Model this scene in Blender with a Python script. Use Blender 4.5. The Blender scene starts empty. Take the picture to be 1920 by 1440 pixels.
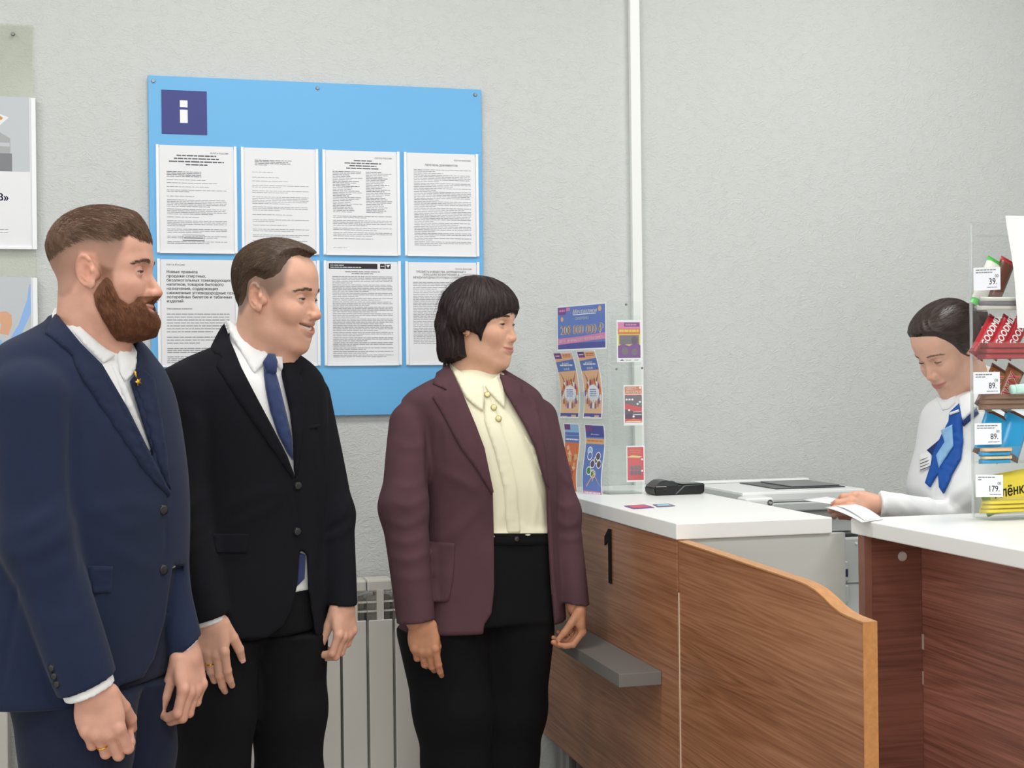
import bpy, bmesh, math, random
import numpy as np
from mathutils import Vector, Matrix, geometry
random.seed(7); rng = np.random.default_rng(7)
S = bpy.context.scene
COL = S.collection

# ------------------------------------------------------------------ camera
FPX = 2608.0                      # focal length in pixels of the 1920x1440 frame
CAM = np.array([0.0, -4.05, 1.42])
YAW, PITCH, ROLL = math.radians(14.7), math.radians(-.07), math.radians(-.66)
_r = np.array([math.cos(YAW), -math.sin(YAW), 0]); _a = np.array([math.sin(YAW), math.cos(YAW), 0]); _u = np.array([0, 0, 1.])
_a2 = _a*math.cos(PITCH)+_u*math.sin(PITCH); _u2 = _u*math.cos(PITCH)-_a*math.sin(PITCH)
_r3 = _r*math.cos(ROLL)+_u2*math.sin(ROLL); _u3 = _u2*math.cos(ROLL)-_r*math.sin(ROLL)
cd = bpy.data.cameras.new('camera'); cam = bpy.data.objects.new('camera', cd); COL.objects.link(cam)
cd.sensor_fit = 'HORIZONTAL'; cd.sensor_width = 36.0; cd.lens = 36.0*FPX/1920; cd.clip_start = .05
mw = Matrix.Identity(4)
for i in range(3):
    mw[i][0], mw[i][1], mw[i][2], mw[i][3] = _r3[i], _u3[i], -_a2[i], CAM[i]
cam.matrix_world = mw
S.camera = cam

def ray(x, y): return _a2+_r3*((x-960)/FPX)-_u3*((y-720)/FPX)
def onx(x, y, X): d = ray(x, y); return CAM+d*((X-CAM[0])/d[0])
def ony(x, y, Y): d = ray(x, y); return CAM+d*((Y-CAM[1])/d[1])
def onz(x, y, Z): d = ray(x, y); return CAM+d*((Z-CAM[2])/d[2])
def dep(x, y, D): return CAM+ray(x, y)*D

# ------------------------------------------------------------------ world, lights, exposure
S.view_settings.view_transform = 'Standard'; S.view_settings.look = 'None'
S.view_settings.gamma = 1.0; S.view_settings.use_curve_mapping = False
S.view_settings.exposure = 0.0
w = bpy.data.worlds.new('world'); S.world = w; w.use_nodes = True
w.node_tree.nodes['Background'].inputs[0].default_value = (.80, .88, 1, 1)
w.node_tree.nodes['Background'].inputs[1].default_value = .5

def area(name, loc, target, sx, sy, power, col=(1, 1, 1)):
    l = bpy.data.lights.new(name, 'AREA'); l.shape = 'RECTANGLE'; l.size = sx; l.size_y = sy; l.energy = power; l.color = col
    o = bpy.data.objects.new(name, l); COL.objects.link(o); o.location = loc
    o.rotation_euler = (Vector(target)-Vector(loc)).to_track_quat('-Z', 'Y').to_euler(); return o
CEIL = 3.3
for i, (x, y, p) in enumerate([(-1.6, -1.3, .85), (.3, -1.3, .9), (2.2, -1.3, 1.2), (-1.6, -3.4, .9), (.3, -3.4, 1), (2.2, -3.4, 1.2), (-.6, -5.6, 1), (1.5, -5.6, 1)]):
    area('ceiling_panel_light', (x, y, CEIL-.04), (x, y, 0), .6, .6, 20.5*p, (1, 1, .985))
area('window_light', (-3.3, -3.6, 1.75), (0, -2.4, 1.3), 2.6, 1.7, 38, (.93, .97, 1))
area('window_light', (-.2, -6.85, 1.8), (.3, 0, 1.2), 3.2, 1.6, 48, (.96, .98, 1))

# ------------------------------------------------------------------ materials
def srgb(c):
    if isinstance(c, str): c = [int(c[i:i+2], 16) for i in (0, 2, 4)]
    c = [v/255 for v in c]
    return tuple((v/12.92 if v <= .04045 else ((v+.055)/1.055)**2.4) for v in c)+(1,)
_M = {}
def mat(name, col, rough=.6, metal=0., spec=.5, bump=0, bscale=200, vary=0, vscale=8, sheen=0, stretch=(1, 1, 1), attr=None, sss=0, trans=0, alpha=1, coat=0):
    if name in _M: return _M[name]
    m = bpy.data.materials.new(name); m.use_nodes = True; nt = m.node_tree; N = nt.nodes; L = nt.links
    b = N['Principled BSDF']; c = srgb(col)
    b.inputs['Base Color'].default_value = c; b.inputs['Roughness'].default_value = rough; b.inputs['Metallic'].default_value = metal
    b.inputs['Specular IOR Level'].default_value = spec
    if sheen: b.inputs['Sheen Weight'].default_value = sheen; b.inputs['Sheen Roughness'].default_value = .5
    if sss: b.inputs['Subsurface Weight'].default_value = sss; b.inputs['Subsurface Radius'].default_value = (.012, .005, .003); b.inputs['Subsurface Scale'].default_value = 1
    if trans: b.inputs['Transmission Weight'].default_value = trans; b.inputs['IOR'].default_value = 1.2
    if coat: b.inputs['Coat Weight'].default_value = coat
    if alpha < 1: b.inputs['Alpha'].default_value = alpha
    tc = N.new('ShaderNodeTexCoord'); mp = N.new('ShaderNodeMapping'); mp.inputs['Scale'].default_value = stretch
    L.new(tc.outputs['Object'], mp.inputs['Vector'])
    src = None
    if attr:
        at = N.new('ShaderNodeAttribute'); at.attribute_name = attr; src = at.outputs['Color']
    if vary:
        n = N.new('ShaderNodeTexNoise'); n.inputs['Scale'].default_value = vscale; n.inputs['Detail'].default_value = 5
        L.new(mp.outputs[0], n.inputs['Vector'])
        mr = N.new('ShaderNodeMapRange'); mr.inputs[1].default_value = .3; mr.inputs[2].default_value = .7
        mr.inputs[3].default_value = 1-vary; mr.inputs[4].default_value = 1+vary; L.new(n.outputs['Fac'], mr.inputs[0])
        mx = N.new('ShaderNodeMix'); mx.data_type = 'RGBA'; mx.blend_type = 'MULTIPLY'; mx.inputs[0].default_value = 1
        if src: L.new(src, mx.inputs[6])
        else: mx.inputs[6].default_value = c
        L.new(mr.outputs[0], mx.inputs[7]); src = mx.outputs[2]
    if src: L.new(src, b.inputs['Base Color'])
    if bump:
        n = N.new('ShaderNodeTexNoise'); n.inputs['Scale'].default_value = bscale; n.inputs['Detail'].default_value = 3
        L.new(mp.outputs[0], n.inputs['Vector'])
        bp = N.new('ShaderNodeBump'); bp.inputs['Strength'].default_value = bump; bp.inputs['Distance'].default_value = .002
        L.new(n.outputs['Fac'], bp.inputs['Height']); L.new(bp.outputs[0], b.inputs['Normal'])
    _M[name] = m; return m

def wall_mat(name, col):
    m = mat(name, col, .75, spec=.3); nt = m.node_tree; N = nt.nodes; L = nt.links; b = N['Principled BSDF']
    tc = N.new('ShaderNodeTexCoord')
    hs = []
    for sc, st, dist, w_ in ((24, (1, 1, 1.5), 1.6, 1.), (58, (1, 1, 1.3), .9, .55)):
        mp = N.new('ShaderNodeMapping'); mp.inputs['Scale'].default_value = st; L.new(tc.outputs['Object'], mp.inputs[0])
        n = N.new('ShaderNodeTexNoise'); n.inputs['Scale'].default_value = sc; n.inputs['Detail'].default_value = 2.5; n.inputs['Distortion'].default_value = dist
        L.new(mp.outputs[0], n.inputs['Vector'])
        s_ = N.new('ShaderNodeMath'); s_.operation = 'SUBTRACT'; s_.inputs[1].default_value = .5; L.new(n.outputs['Fac'], s_.inputs[0])
        a_ = N.new('ShaderNodeMath'); a_.operation = 'ABSOLUTE'; L.new(s_.outputs[0], a_.inputs[0])
        r_ = N.new('ShaderNodeMapRange'); r_.interpolation_type = 'SMOOTHSTEP'; r_.inputs[1].default_value = 0; r_.inputs[2].default_value = .075; r_.inputs[3].default_value = w_; r_.inputs[4].default_value = 0
        L.new(a_.outputs[0], r_.inputs[0]); hs.append(r_.outputs[0])
    ad0 = N.new('ShaderNodeMath'); ad0.operation = 'ADD'; L.new(hs[0], ad0.inputs[0]); L.new(hs[1], ad0.inputs[1])
    nm = N.new('ShaderNodeTexNoise'); nm.inputs['Scale'].default_value = 30; nm.inputs['Detail'].default_value = 1; L.new(tc.outputs['Object'], nm.inputs['Vector'])
    rm = N.new('ShaderNodeMapRange'); rm.interpolation_type = 'SMOOTHSTEP'; rm.inputs[1].default_value = .40; rm.inputs[2].default_value = .62; rm.inputs[3].default_value = .45; L.new(nm.outputs['Fac'], rm.inputs[0])
    ad = N.new('ShaderNodeMath'); ad.operation = 'MULTIPLY'; L.new(ad0.outputs[0], ad.inputs[0]); L.new(rm.outputs[0], ad.inputs[1])
    bp = N.new('ShaderNodeBump'); bp.inputs['Strength'].default_value = .40; bp.inputs['Distance'].default_value = .0022
    L.new(ad.outputs[0], bp.inputs['Height']); L.new(bp.outputs[0], b.inputs['Normal'])
    return m

def wood_mat(name, c1, c2, c3, axis='Y', rough=.28, scale=1.0, seed=0.):
    """laminate with grain running along one axis"""
    m = bpy.data.materials.new(name); m.use_nodes = True; nt = m.node_tree; N = nt.nodes; L = nt.links; b = N['Principled BSDF']
    tc = N.new('ShaderNodeTexCoord'); mp = N.new('ShaderNodeMapping')
    s = [11*scale]*3; s[{'X': 0, 'Y': 1, 'Z': 2}[axis]] = .62*scale; mp.inputs['Scale'].default_value = s; mp.inputs['Location'].default_value = (seed, seed*1.7, seed*.6)
    L.new(tc.outputs['Object'], mp.inputs[0])
    n1 = N.new('ShaderNodeTexNoise'); n1.inputs['Scale'].default_value = 1.1; n1.inputs['Detail'].default_value = 2; n1.inputs['Distortion'].default_value = .25
    L.new(mp.outputs[0], n1.inputs['Vector'])
    mul = N.new('ShaderNodeMath'); mul.operation = 'MULTIPLY'; mul.inputs[1].default_value = 15; L.new(n1.outputs['Fac'], mul.inputs[0])
    fr = N.new('ShaderNodeMath'); fr.operation = 'PINGPONG'; fr.inputs[1].default_value = .5; L.new(mul.outputs[0], fr.inputs[0])
    mp2 = N.new('ShaderNodeMapping'); s2 = [230]*3; s2[{'X': 0, 'Y': 1, 'Z': 2}[axis]] = 3.5; mp2.inputs['Scale'].default_value = s2
    L.new(tc.outputs['Object'], mp2.inputs[0])
    n2 = N.new('ShaderNodeTexNoise'); n2.inputs['Scale'].default_value = 1; n2.inputs['Detail'].default_value = 4; L.new(mp2.outputs[0], n2.inputs['Vector'])
    n3 = N.new('ShaderNodeTexNoise'); n3.inputs['Scale'].default_value = .55; n3.inputs['Detail'].default_value = 2; L.new(mp.outputs[0], n3.inputs['Vector'])
    ad = N.new('ShaderNodeMath'); ad.operation = 'MULTIPLY_ADD'; ad.inputs[1].default_value = .42; L.new(fr.outputs[0], ad.inputs[0])
    mm = N.new('ShaderNodeMath'); mm.operation = 'MULTIPLY_ADD'; mm.inputs[1].default_value = .75; L.new(n2.outputs['Fac'], mm.inputs[0])
    m3 = N.new('ShaderNodeMath'); m3.operation = 'MULTIPLY_ADD'; m3.inputs[1].default_value = .8; m3.inputs[2].default_value = -.30; L.new(n3.outputs['Fac'], m3.inputs[0])
    L.new(m3.outputs[0], mm.inputs[2]); L.new(mm.outputs[0], ad.inputs[2])
    cr = N.new('ShaderNodeValToRGB'); e = cr.color_ramp.elements; e[0].position = .12; e[0].color = srgb(c3); e[1].position = .78; e[1].color = srgb(c1)
    k = e.new(.45); k.color = srgb(c2); L.new(ad.outputs[0], cr.inputs[0]); L.new(cr.outputs[0], b.inputs['Base Color'])
    b.inputs['Roughness'].default_value = rough
    bp = N.new('ShaderNodeBump'); bp.inputs['Strength'].default_value = .12; bp.inputs['Distance'].default_value = .001
    L.new(n2.outputs['Fac'], bp.inputs['Height']); L.new(bp.outputs[0], b.inputs['Normal'])
    return m

def glass_mat(name, tint=(.97, .985, .98), op=.10, rough=.04):
    """thin clear acrylic sheet"""
    m = bpy.data.materials.new(name); m.use_nodes = True; nt = m.node_tree; N = nt.nodes; L = nt.links
    N.remove(N['Principled BSDF']); out = N['Material Output']
    t = N.new('ShaderNodeBsdfTransparent'); t.inputs[0].default_value = tint+(1,)
    g = N.new('ShaderNodeBsdfGlossy'); g.inputs['Roughness'].default_value = rough; g.inputs[0].default_value = (1, 1, 1, 1)
    d = N.new('ShaderNodeBsdfDiffuse'); d.inputs[0].default_value = (.8, .83, .82, 1)
    fr = N.new('ShaderNodeFresnel'); fr.inputs[0].default_value = 1.45
    a = N.new('ShaderNodeMixShader'); a.inputs[0].default_value = op; L.new(t.outputs[0], a.inputs[1]); L.new(d.outputs[0], a.inputs[2])
    x = N.new('ShaderNodeMixShader'); L.new(a.outputs[0], x.inputs[1]); L.new(g.outputs[0], x.inputs[2])
    ge = N.new('ShaderNodeNewGeometry'); iv = N.new('ShaderNodeMath'); iv.operation = 'SUBTRACT'; iv.inputs[0].default_value = 1; L.new(ge.outputs['Backfacing'], iv.inputs[1])
    ml = N.new('ShaderNodeMath'); ml.operation = 'MULTIPLY'; L.new(fr.outputs[0], ml.inputs[0]); L.new(iv.outputs[0], ml.inputs[1])
    mn = N.new('ShaderNodeMath'); mn.operation = 'MINIMUM'; mn.inputs[1].default_value = .4; L.new(ml.outputs[0], mn.inputs[0]); L.new(mn.outputs[0], x.inputs[0])
    m2 = N.new('ShaderNodeMath'); m2.operation = 'MULTIPLY'; m2.inputs[0].default_value = op; L.new(iv.outputs[0], m2.inputs[1]); L.new(m2.outputs[0], a.inputs[0])
    L.new(x.outputs[0], out.inputs['Surface']); return m

# ------------------------------------------------------------------ object helpers
def meta(o, label=None, cat=None, group=None, kind=None):
    if label: o['label'] = label
    if cat: o['category'] = cat
    if group: o['group'] = group
    if kind: o['kind'] = kind
    return o
def thing(name, label, cat, loc=(0, 0, 0), group=None, rotz=0):
    o = bpy.data.objects.new(name, None); COL.objects.link(o); o.location = [float(v) for v in loc]; o.rotation_euler = (0, 0, rotz)
    o.empty_display_size = .1
    return meta(o, label, cat, group)
def mk(name, V, F, m, parent=None, smooth=False, base=None, mi=None):
    """link verts/faces as one mesh object; V in world space, moved under its parent (base = the world origin of the root)"""
    V = np.asarray(V, float).reshape(-1, 3)
    if base is not None: V = V-np.asarray(base, float)
    me = bpy.data.meshes.new(name); me.from_pydata(V.tolist(), [], [list(map(int, f)) for f in F]); me.update()
    for k in (m if isinstance(m, (list, tuple)) else [m]): me.materials.append(k)
    if mi is not None: me.polygons.foreach_set('material_index', mi)
    if smooth: me.polygons.foreach_set('use_smooth', [True]*len(me.polygons))
    o = bpy.data.objects.new(name, me); COL.objects.link(o)
    if parent: o.parent = parent
    return o
def from_bm(name, bm, m, parent=None, smooth=False):
    bmesh.ops.recalc_face_normals(bm, faces=bm.faces)
    me = bpy.data.meshes.new(name); bm.to_mesh(me); bm.free()
    for k in (m if isinstance(m, (list, tuple)) else [m]): me.materials.append(k)
    if smooth:
        me.polygons.foreach_set('use_smooth', [True]*len(me.polygons))
    o = bpy.data.objects.new(name, me); COL.objects.link(o)
    if parent: o.parent = parent
    return o
def bbox(bm, lo, hi, bev=0, seg=2, mtx=None):
    lo = np.array(lo, float); hi = np.array(hi, float)
    r = bmesh.ops.create_cube(bm, size=1)['verts']
    for v in r:
        v.co = Vector(((lo+hi)/2+np.array(v.co)*(hi-lo)).tolist())
    if bev:
        ed = list({e for v in r for e in v.link_edges})
        r = bmesh.ops.bevel(bm, geom=ed, offset=bev, segments=seg, affect='EDGES', profile=.5, clamp_overlap=True)['verts']
        r = list({v for v in r})
    if mtx is not None: bmesh.ops.transform(bm, matrix=mtx, verts=r)
    return r
def box(name, lo, hi, m, parent=None, base=(0, 0, 0), bev=.002, mtx=None):
    bm = bmesh.new(); b = np.array(base, float)
    bbox(bm, np.array(lo)-b, np.array(hi)-b, bev, mtx=mtx)
    return from_bm(name, bm, m, parent)
def prism(bm, poly, h, mtx):
    """extrude 2D polygon by h along local z, placed by mtx"""
    n = len(poly)
    a = [bm.verts.new(mtx @ Vector((p[0], p[1], 0))) for p in poly]; b = [bm.verts.new(mtx @ Vector((p[0], p[1], h))) for p in poly]
    bm.faces.new(a[::-1]); bm.faces.new(b)
    for i in range(n): bm.faces.new((a[i], a[(i+1) % n], b[(i+1) % n], b[i]))
def frame(o, ux, uy):
    ux = Vector([float(v) for v in ux]).normalized(); uy = Vector([float(v) for v in uy]).normalized(); n = ux.cross(uy)
    return Matrix(((ux.x, uy.x, n.x, o[0]), (ux.y, uy.y, n.y, o[1]), (ux.z, uy.z, n.z, o[2]), (0, 0, 0, 1)))
def rrect(w, h, r, n=4):
    P = []
    for cx, cy, a0 in ((w-r, h-r, 0), (r, h-r, 90), (r, r, 180), (w-r, r, 270)):
        for k in range(n+1):
            a = math.radians(a0+90*k/n); P.append((cx+r*math.cos(a), cy+r*math.sin(a)))
    return P
def cyl(bm, a, b, r, seg=16, r2=None):
    a = Vector([float(v) for v in a]); b = Vector([float(v) for v in b]); d = b-a
    q = d.to_track_quat('Z', 'Y').to_matrix().to_4x4(); q.translation = (a+b)/2
    bmesh.ops.create_cone(bm, cap_ends=True, segments=seg, radius1=r, radius2=r if r2 is None else r2, depth=d.length, matrix=q)

_txt = {}
def text2d(s, size=1.0, bold=0., shear=0., align='LEFT'):
    """a string as flat triangles/ngons: (verts (n,2), faces)"""
    k = (s, bold, shear, align)
    if k not in _txt:
        c = bpy.data.curves.new('t', 'FONT'); c.body = s; c.size = 1; c.offset = bold; c.shear = shear; c.align_x = align; c.resolution_u = 3; c.fill_mode = 'NONE'
        o = bpy.data.objects.new('t', c); COL.objects.link(o)
        dg = bpy.context.evaluated_depsgraph_get(); me = o.evaluated_get(dg).to_mesh()
        P_ = np.array([v.co[:2] for v in me.vertices]).reshape(-1, 2); E_ = [tuple(e.vertices) for e in me.edges]
        V, F = np.zeros((0, 2)), []
        if len(P_):
            r = geometry.delaunay_2d_cdt([Vector(p.tolist()) for p in P_], E_, [], 0, 1e-6)
            V = np.array([v[:] for v in r[0]]); T_ = np.array([list(f) for f in r[2]]); C_ = V[T_].mean(1)
            nx = {}
            for i, j in E_: nx.setdefault(i, []).append(j); nx.setdefault(j, []).append(i)
            seen = set(); wn = np.zeros(len(C_))                      # winding number of each triangle over the glyph outlines
            for i0 in nx:
                if i0 in seen: continue
                loop = [i0]; seen.add(i0)
                while True:
                    q = [j for j in nx[loop[-1]] if j not in seen]
                    if not q: break
                    if len(loop) == 1: q = [min(q)]
                    loop.append(q[0]); seen.add(q[0])
                L_ = P_[loop]
                for A_, B_ in zip(L_, np.roll(L_, -1, 0)):
                    c_ = (A_[1] <= C_[:, 1]) != (B_[1] <= C_[:, 1])
                    if abs(B_[1]-A_[1]) < 1e-12: continue
                    x_ = A_[0]+(C_[:, 1]-A_[1])*(B_[0]-A_[0])/(B_[1]-A_[1]); wn += np.where(c_ & (x_ > C_[:, 0]), 1 if B_[1] > A_[1] else -1, 0)
            F = [list(map(int, t)) for t, w_ in zip(T_, wn) if w_ != 0]
        o.evaluated_get(dg).to_mesh_clear(); bpy.data.objects.remove(o); bpy.data.curves.remove(c); _txt[k] = (V, F)
    V, F = _txt[k]; return V*size, F

class Sheet:
    """a thin printed sheet: origin at lower-left, ux right, uy up; bend(v) pushes it along its normal; flat print sits on it"""
    def __init__(s, o, ux, uy, w, h, bend=None, thick=.0006):
        s.o = np.array(o, float); s.ux = np.array(ux, float)/np.linalg.norm(ux); s.uy = np.array(uy, float)/np.linalg.norm(uy)
        s.n = np.cross(s.ux, s.uy); s.w = w; s.h = h; s.bend = bend; s.t = thick; s.V = []; s.F = []; s.MI = []; s.mats = []
        s.k = 0
    def P(s, uv, lift=0.):
        uv = np.asarray(uv, float).reshape(-1, 2); v = uv[:, 1]
        d = (s.bend(v) if s.bend else 0*v)+lift
        return s.o+uv[:, :1]*s.ux+uv[:, 1:]*s.uy+d[:, None]*s.n
    def base(s, name, m, parent=None, nseg=None, root=None):
        ns = nseg or (14 if s.bend else 1); vs = np.linspace(0, s.h, ns+1)
        V = []; F = []
        for v in vs: V += list(s.P([(0, v), (s.w, v)], 0))+list(s.P([(0, v), (s.w, v)], -s.t))
        for i in range(ns):
            a = 4*i; b = a+4
            F += [(a, a+1, b+1, b), (a+3, a+2, b+2, b+3), (a+2, a, b, b+2), (a+1, a+3, b+3, b+1)]
        F += [(2, 3, 1, 0), (4*ns, 4*ns+1, 4*ns+3, 4*ns+2)]
        o = mk(name, V, F, m, parent, smooth=False, base=root); s.obj = o; s.root = root; return o
    def _add(s, uv, F, m):
        if m not in s.mats: s.mats.append(m)
        n = sum(len(a) for a in s.V); s.k += 1
        s.V.append(s.P(uv, .00012+.000012*min(s.k, 90))); s.F += [[i+n for i in f] for f in F]; s.MI += [s.mats.index(m)]*len(F)
    def rect(s, u0, v0, u1, v1, m):
        ns = 1 if not s.bend else max(1, int(abs(v1-v0)/.008)); vs = np.linspace(v0, v1, ns+1)
        s._add([p for v in vs for p in ((u0, v), (u1, v))], [(2*i, 2*i+1, 2*i+3, 2*i+2) for i in range(ns)], m)
    def poly(s, pts, m):
        if not s.bend: return s._add(pts, [list(range(len(pts)))], m)
        lo = min(p[1] for p in pts); hi = max(p[1] for p in pts); n = max(1, int((hi-lo)/.006)); UV = []; F = []      # cut into strips so that the print follows the bend
        def clip(P_, c, sgn):
            out = []
            for a, b in zip(P_, P_[1:]+P_[:1]):
                da, db = sgn*(a[1]-c), sgn*(b[1]-c)
                if da >= 0: out.append(a)
                if da*db < 0: t = da/(da-db); out.append((a[0]+(b[0]-a[0])*t, c))
            return out
        for i in range(n):
            q = clip(clip([tuple(p) for p in pts], lo+(hi-lo)*i/n, 1), lo+(hi-lo)*(i+1)/n, -1)
            if len(q) > 2: F.append(list(range(len(UV), len(UV)+len(q)))); UV += q
        s._add(UV, F, m)
    def disc(s, u, v, ru, rv, m, n=20, a0=0): s.poly([(u+ru*math.cos(a0+2*math.pi*i/n), v+rv*math.sin(a0+2*math.pi*i/n)) for i in range(n)], m)
    def text(s, t, u, v, size, m, bold=0., shear=0., align='LEFT', rot=0, sx=1.):
        V, F = text2d(t, size, 0, shear, align)
        if bold:
            n = len(V); dx = bold*size*.9; V = np.concatenate([V+np.array([k*dx, j*dx*.5]) for k, j in ((-1, 0), (1, 0), (0, 1), (0, -1))]); F = [[i+n*k for i in f] for k in range(4) for f in F]
        V = V*np.array([sx, 1]); c, q = math.cos(rot), math.sin(rot)
        V = V @ np.array([[c, q], [-q, c]])+np.array([u, v]); s._add(V, F, m)
    def bars(s, u0, u1, v, hgt, m, word=(.006, .02), gap=.0018, fill=1., centre=False):
        """one line of unreadably small print, as word-long dashes"""
        L_ = (u1-u0)*fill; x = u0+((u1-u0-L_)/2 if centre else 0); end = x+L_; uv = []; F = []
        while x < end-.003:
            l = min(random.uniform(*word), end-x); n = len(uv)
            uv += [(x, v), (x+l, v), (x+l, v+hgt), (x, v+hgt)]; F.append((n, n+1, n+2, n+3)); x += l+gap
        if uv: s._add(uv, F, m)
    def para(s, u0, u1, v, n, pitch, hgt, m, **k):
        for i in range(n): s.bars(u0, u1, v-i*pitch, hgt, m, fill=(1 if i < n-1 else random.uniform(.3, .9)), **k); s.k -= 1
        s.k += 1
        return v-n*pitch
    def done(s, name='print'):
        if not s.V: return
        o = mk(name, np.concatenate(s.V), s.F, s.mats, s.obj, base=s.root, mi=s.MI); return o

def curve_tubes(paths, radii, nside=4):
    """many tapered tubes in one vert/face list; paths (k,n,3), radii (k,n)"""
    V = []; F = []; n0 = 0
    for P, R in zip(paths, radii):
        P = np.asarray(P); n = len(P); T = np.gradient(P, axis=0); T /= np.linalg.norm(T, axis=1)[:, None]+1e-9
        up = np.array([0, 0, 1.]) if abs(T[n//2][2]) < .9 else np.array([1., 0, 0])
        A = np.cross(T, up); A /= np.linalg.norm(A, axis=1)[:, None]+1e-9; B = np.cross(T, A)
        for j in range(nside):
            a = 2*math.pi*j/nside; V.append(P+(A*math.cos(a)+B*math.sin(a))*np.asarray(R)[:, None])
        for i in range(n-1):
            for j in range(nside):
                k = (j+1) % nside; F.append((n0+j*n+i, n0+k*n+i, n0+k*n+i+1, n0+j*n+i+1))
        n0 += n*nside
    return np.concatenate(V), F
# ================================================================== the room
M_wall = wall_mat('embossed_wallpaper', 'c9cbc9')
M_plain = mat('plain_paint', 'd8d8d4', .8)
M_floor = mat('floor_tile', 'b9b2aa', .35, vary=.08, vscale=3)
XL, XR_, YF = -3.4, 4.4, -7.0
def struct(name, lo, hi, m): return meta(box(name, lo, hi, m, bev=0), kind='structure')
struct('floor', (XL-.1, YF-.1, -.1), (XR_+.1, .1, 0), M_floor)
struct('ceiling', (XL-.1, YF-.1, CEIL), (XR_+.1, .1, CEIL+.1), M_plain)
struct('wall_back', (XL-.1, 0, 0), (XR_+.1, .1, CEIL), M_wall)
struct('wall_left', (XL-.1, YF, 0), (XL, 0, CEIL), M_wall)
struct('wall_right', (XR_, YF, 0), (XR_+.1, 0, CEIL), M_wall)
struct('wall_front', (XL-.1, YF-.1, 0), (XR_+.1, YF, CEIL), M_plain)
M_white = mat('white_plastic', 'e9ebe8', .35)
meta(box('trim_1', (1.444, -.022, 0), (1.476, 0, CEIL), M_white, bev=.003), kind='structure')

# ================================================================== information board
M_blue = mat('board_blue', '68b0e2', .45); M_navy = mat('emblem_navy', '33397f', .45); M_whiteprint = mat('white_print', 'f4f4f6', .6)
M_edge = mat('board_edge', 'd9dde0', .5); M_steel = mat('screw_steel', '8d8f90', .35, metal=.9)
M_acr = glass_mat('clear_acrylic', op=.05); M_paper = mat('paper', 'e6e6e9', .8); M_strip = mat('white_strip', 'eef0f2', .4)
M_ink = mat('ink_grey', '85858a', .9); M_ink2 = mat('ink_dark', '55565c', .9); M_black = mat('ink_black', '2b2b30', .8); M_bluetext = mat('ink_blue', '3c47a0', .8)
B0 = np.array([.012, 0, 1.329])
board = meta(box('information_board', (.012, -.016, 1.329), (.974, -.002, 2.294), [M_blue], bev=.0015), 'sky blue square information board with a white letter i, screwed to wall', 'board')
e = box('emblem_square', (.048, -.0175, 2.131), (.173, -.0158, 2.2545), M_navy, board, bev=0)
bm = bmesh.new(); bbox(bm, (.0985, -.0186, 2.163), (.1195, -.0174, 2.2)); bbox(bm, (.0985, -.0186, 2.207), (.1195, -.0174, 2.2265)); from_bm('letter_i', bm, M_whiteprint, e)
for x, z in ((.0265, 2.278), (.487, 2.2775), (.955, 2.2775), (.955, 1.345), (.0265, 1.345)):
    bm = bmesh.new(); cyl(bm, (x, -.016, z), (x, -.0195, z), .0058, 18, .0045); bbox(bm, (x-.0035, -.0197, z-.0006), (x+.0035, -.0193, z+.0006)); from_bm('screw', bm, M_steel, board)
SX = [(.035, .250), (.270, .482), (.502, .720), (.741, .957)]; SZ = [(1.802, 2.096), (1.481, 1.775)]
LAB = ['printed notice in the top row under the white letter i of the blue board', 'notice second in the top row, above the dark haired man with blue tie',
       'notice in two columns of print, third in the top row of the board', 'notice with short heading at the right end of the board top row',
       'notice with bold paragraph heading, left in the lower row behind the bearded man', 'mostly hidden notice behind the face of the man with blue tie',
       'notice headed by a black bar, third in the lower row of the board', 'notice behind the hair of the woman, right end of the lower row']
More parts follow.
